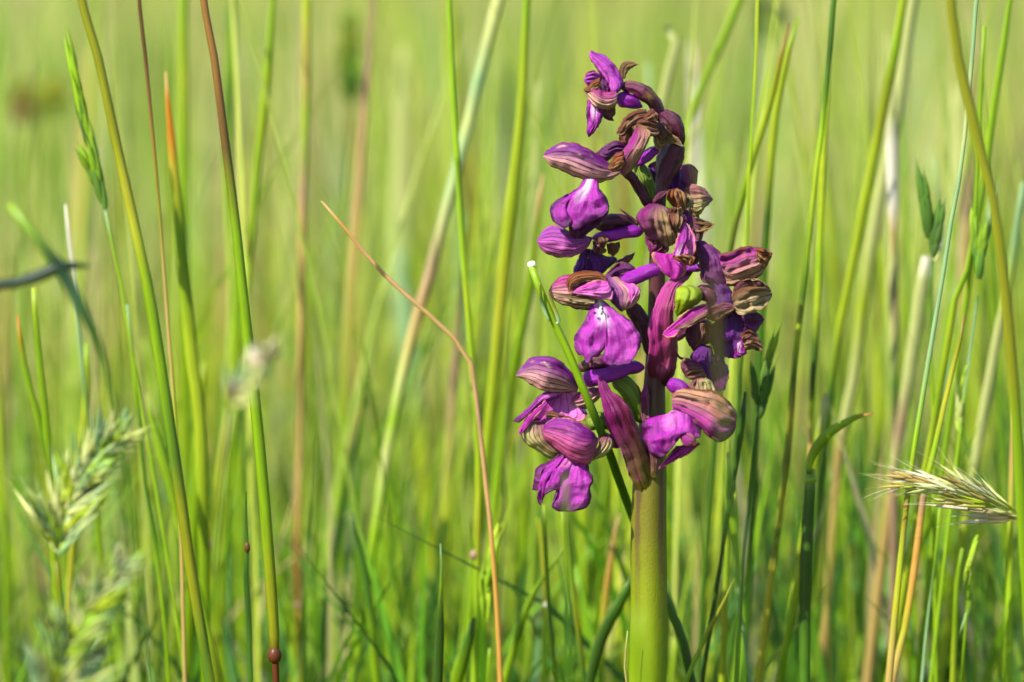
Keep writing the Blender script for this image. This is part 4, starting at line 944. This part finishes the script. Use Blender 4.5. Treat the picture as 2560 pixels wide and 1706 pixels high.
# --- further individual stems standing in the soft-focus meadow
rs = random.Random(5)
CN = dict(Y='yellow-green', N='light green', S='straw-coloured', P='cream-pale', A='golden-green', G='grass-green', E='dusty beige', F='deep green', M='mint-pale', R='russet')
for i in range(120):
    Y = rs.uniform(.10, .75)
    x = (i + rs.random()) / 120 * 2480 - 60
    top = rs.uniform(-60, 520) if rs.random() < .62 else rs.uniform(500, 1250)
    dx = rs.gauss(0, 75)
    w = rs.uniform(12, 30) * .6 / (.6 + Y) * 1.1
    c1, c2, c3 = rs.choice('YNSPAYNGPEFMR'), rs.choice('YNSYPLPEF'), rs.choice('GNFYGDN')
    h = 1568 - top
    spec = ';'.join('%.1f %.1f %.1f %s' % (x + dx * (1 - q) ** 1.6, top + h * q, w * (.3 + .7 * min(1, q * 4)), c) for q, c in ((0, c1), (.12, c1), (.35, c2), (.65, c3), (1, c3)))
    short = 'short' if top > 480 else 'tall'
    way = 'bowed' if abs(dx) > 60 else 'upright'
    lb = '%s %s blurred stem with a %s top in the meadow behind' % (short, way, CN[c1])
    stalk('b' if i % 3 else 's', Y, spec, lb, name='meadow_stalk', group='%s %s %s-topped meadow stems' % (short, way, CN[c1]), yaw=rs.uniform(-.5, .5), cat='grass stem')

BN = dict(P='cream', M='mint', E='beige', S='straw', F='deep green', D='dark green', Y='yellow-green', W='whitish')
for i in range(44):
    Y = rs.uniform(.22, .85)
    x = (i + rs.random()) / 44 * 2480 - 60
    top = rs.uniform(-40, 760); dx = rs.gauss(0, 60)
    w = rs.uniform(26, 52) * .6 / (.6 + Y) * 1.3
    c1, c2, c3 = rs.choice('PMESFDYPSMW'), rs.choice('PYSMFEY'), rs.choice('YFGNG')
    h = 1568 - top
    spec = ';'.join('%.1f %.1f %.1f %s' % (x + dx * (1 - q) ** 1.6, top + h * q, w * wf, c) for q, wf, c in ((0, .12, c1), (.08, .7, c1), (.25, 1, c1), (.45, .9, c2), (.7, .7, c3), (1, .5, c3)))
    stalk('b', Y, spec, 'broad out-of-focus leaf, %s towards its tip, far behind the orchid' % BN[c1], name='meadow_leaf', group='broad blurred %s leaves' % BN[c1], yaw=rs.uniform(-.6, .6), cat='grass blade')

# ------------------------------------------------------------------ the sward
def grass_mass(name, label, n, yr, hr, wr, palette, seed, bend=.5, margin=.30, ang=.20, power=1.0, segs=4, tip_mix=None, ymap=None):
    r = np.random.default_rng(seed)
    q = r.random(n)
    y0, y1 = yr
    # even per area in a wedge that widens with distance
    a0, a1 = margin + ang * (y0 + CAM_D), margin + ang * (y1 + CAM_D)
    if ymap == 'log':
        y = np.exp(np.log(y0 + CAM_D) + q * (np.log(y1 + CAM_D) - np.log(y0 + CAM_D))) - CAM_D
    else:
        y = y0 + q ** power * (y1 - y0)
    x = (r.random(n) * 2 - 1) * (margin + ang * (y + CAM_D))
    # gather into tufts
    tuft = .5 + .5 * np.sin(x * 37 + 3 * np.sin(y * 23)) * np.sin(y * 31 + 2 * np.sin(x * 19))
    h = r.uniform(hr[0], hr[1], n) * (.75 + .5 * tuft) 
    w = r.uniform(wr[0], wr[1], n)
    az = r.uniform(0, 2 * np.pi, n)
    bd = r.gamma(2.0, bend / 2, n)
    pc = np.array([C(*c)[:3] for c in palette])
    cb = pc[r.integers(0, len(pc), n)] * r.uniform(.75, 1.25, (n, 1))
    tips = np.array([C(*c)[:3] for c in (tip_mix or palette)])
    ct = np.where(r.random((n, 1)) < .35, tips[r.integers(0, len(tips), n)], cb * r.uniform(.95, 1.25, (n, 1)))
    face = r.uniform(-1.2, 1.2, n)
    sx, sy = np.cos(face), np.sin(face)
    V = np.zeros((n, (segs + 1) * 2, 3)); Cc = np.ones((n, (segs + 1) * 2, 4))
    for k in range(segs + 1):
        t = k / segs
        ww = w * .5 * (1 - t ** 2.2) + 1e-5
        ox = np.cos(az) * bd * h * t * t; oy = np.sin(az) * bd * h * t * t
        oz = h * (t - .35 * np.minimum(bd, 1.2) * t * t)
        for s, idx in ((-1, 2 * k), (1, 2 * k + 1)):
            V[:, idx, 0] = x + ox + s * ww * sx
            V[:, idx, 1] = y + oy + s * ww * sy
            V[:, idx, 2] = oz - .008
            Cc[:, idx, :3] = cb * (1 - t) + ct * t
    m = (segs + 1) * 2
    quad = np.array([(2 * k, 2 * k + 1, 2 * k + 3, 2 * k + 2) for k in range(segs)])
    F = (np.arange(n)[:, None, None] * m + quad[None]).reshape(-1, 4)
    me = bpy.data.meshes.new(name)
    me.vertices.add(n * m); me.vertices.foreach_set("co", V.reshape(-1))
    me.loops.add(F.size); me.loops.foreach_set("vertex_index", F.reshape(-1).astype(np.int32))
    me.polygons.add(len(F)); me.polygons.foreach_set("loop_start", np.arange(0, F.size, 4, dtype=np.int32))
    me.polygons.foreach_set("loop_total", np.full(len(F), 4, dtype=np.int32))
    me.update(calc_edges=True)
    ca = me.color_attributes.new("Col", 'FLOAT_COLOR', 'POINT'); ca.data.foreach_set("color", Cc.reshape(-1).astype(np.float32))
    me.polygons.foreach_set("use_smooth", np.ones(len(F), dtype=bool))
    me.materials.append(MT['field'])
    o = bpy.data.objects.new(name, me); col.objects.link(o)
    tag(o, label, 'grass', None, 'stuff')
    return o
GREENS = [(90,152,14),(116,172,16),(130,180,20),(50,100,14),(162,200,30),(96,150,40),(44,88,20),(80,136,56)]
PALES = [(180,198,62),(196,208,92),(212,202,128),(136,166,40),(170,190,66),(224,210,156),(182,202,56),(108,140,46),(204,182,120)]
grass_mass('grass', 'short dense green grass around the foot of the orchid', 3600, (.05, .42), (.035, .095), (.0012, .0034), GREENS, 1, .55, .16, .20, tip_mix=GREENS + [(190,180,90)])
grass_mass('grass', 'upright green leaves rising low behind the orchid', 1500, (.05, .34), (.07, .125), (.0013, .0036), GREENS, 8, .32, .05, .17, tip_mix=GREENS + PALES)
grass_mass('grass', 'low grass in front of the orchid below the view', 2600, (-.55, .05), (.02, .06), (.0012, .003), GREENS, 2, .6, .30, .15)
grass_mass('grass', 'leafy green meadow grass a little behind the orchid', 9000, (.35, 1.6), (.05, .14), (.0018, .0050), GREENS + PALES[:3], 3, .5, .25, .20, tip_mix=PALES)
grass_mass('grass', 'pale tall meadow stems in the blurred distance', 900, (.45, 2.6), (.13, .25), (.0016, .0045), PALES + GREENS[:3], 4, .18, .3, .2, tip_mix=PALES)
grass_mass('grass', 'yellow-green meadow grass in the blurred distance', 24000, (1.5, 6.0), (.05, .17), (.003, .009), PALES + GREENS[:4], 5, .4, .4, .22, tip_mix=PALES)
grass_mass('grass', 'far pale meadow grass melting into blur', 30000, (6.0, 40.0), (.10, .24), (.012, .03), PALES, 6, .4, .6, .24, tip_mix=PALES, ymap='log')
grass_mass('grass', 'fine pale upright grass stems crowding behind the orchid', 760, (.07, .55), (.12, .25), (.0006, .0017), PALES[:2] + GREENS[1:3] + [(178,206,24),(194,214,40),(156,196,14)], 9, .16, .06, .17, segs=6, tip_mix=PALES)
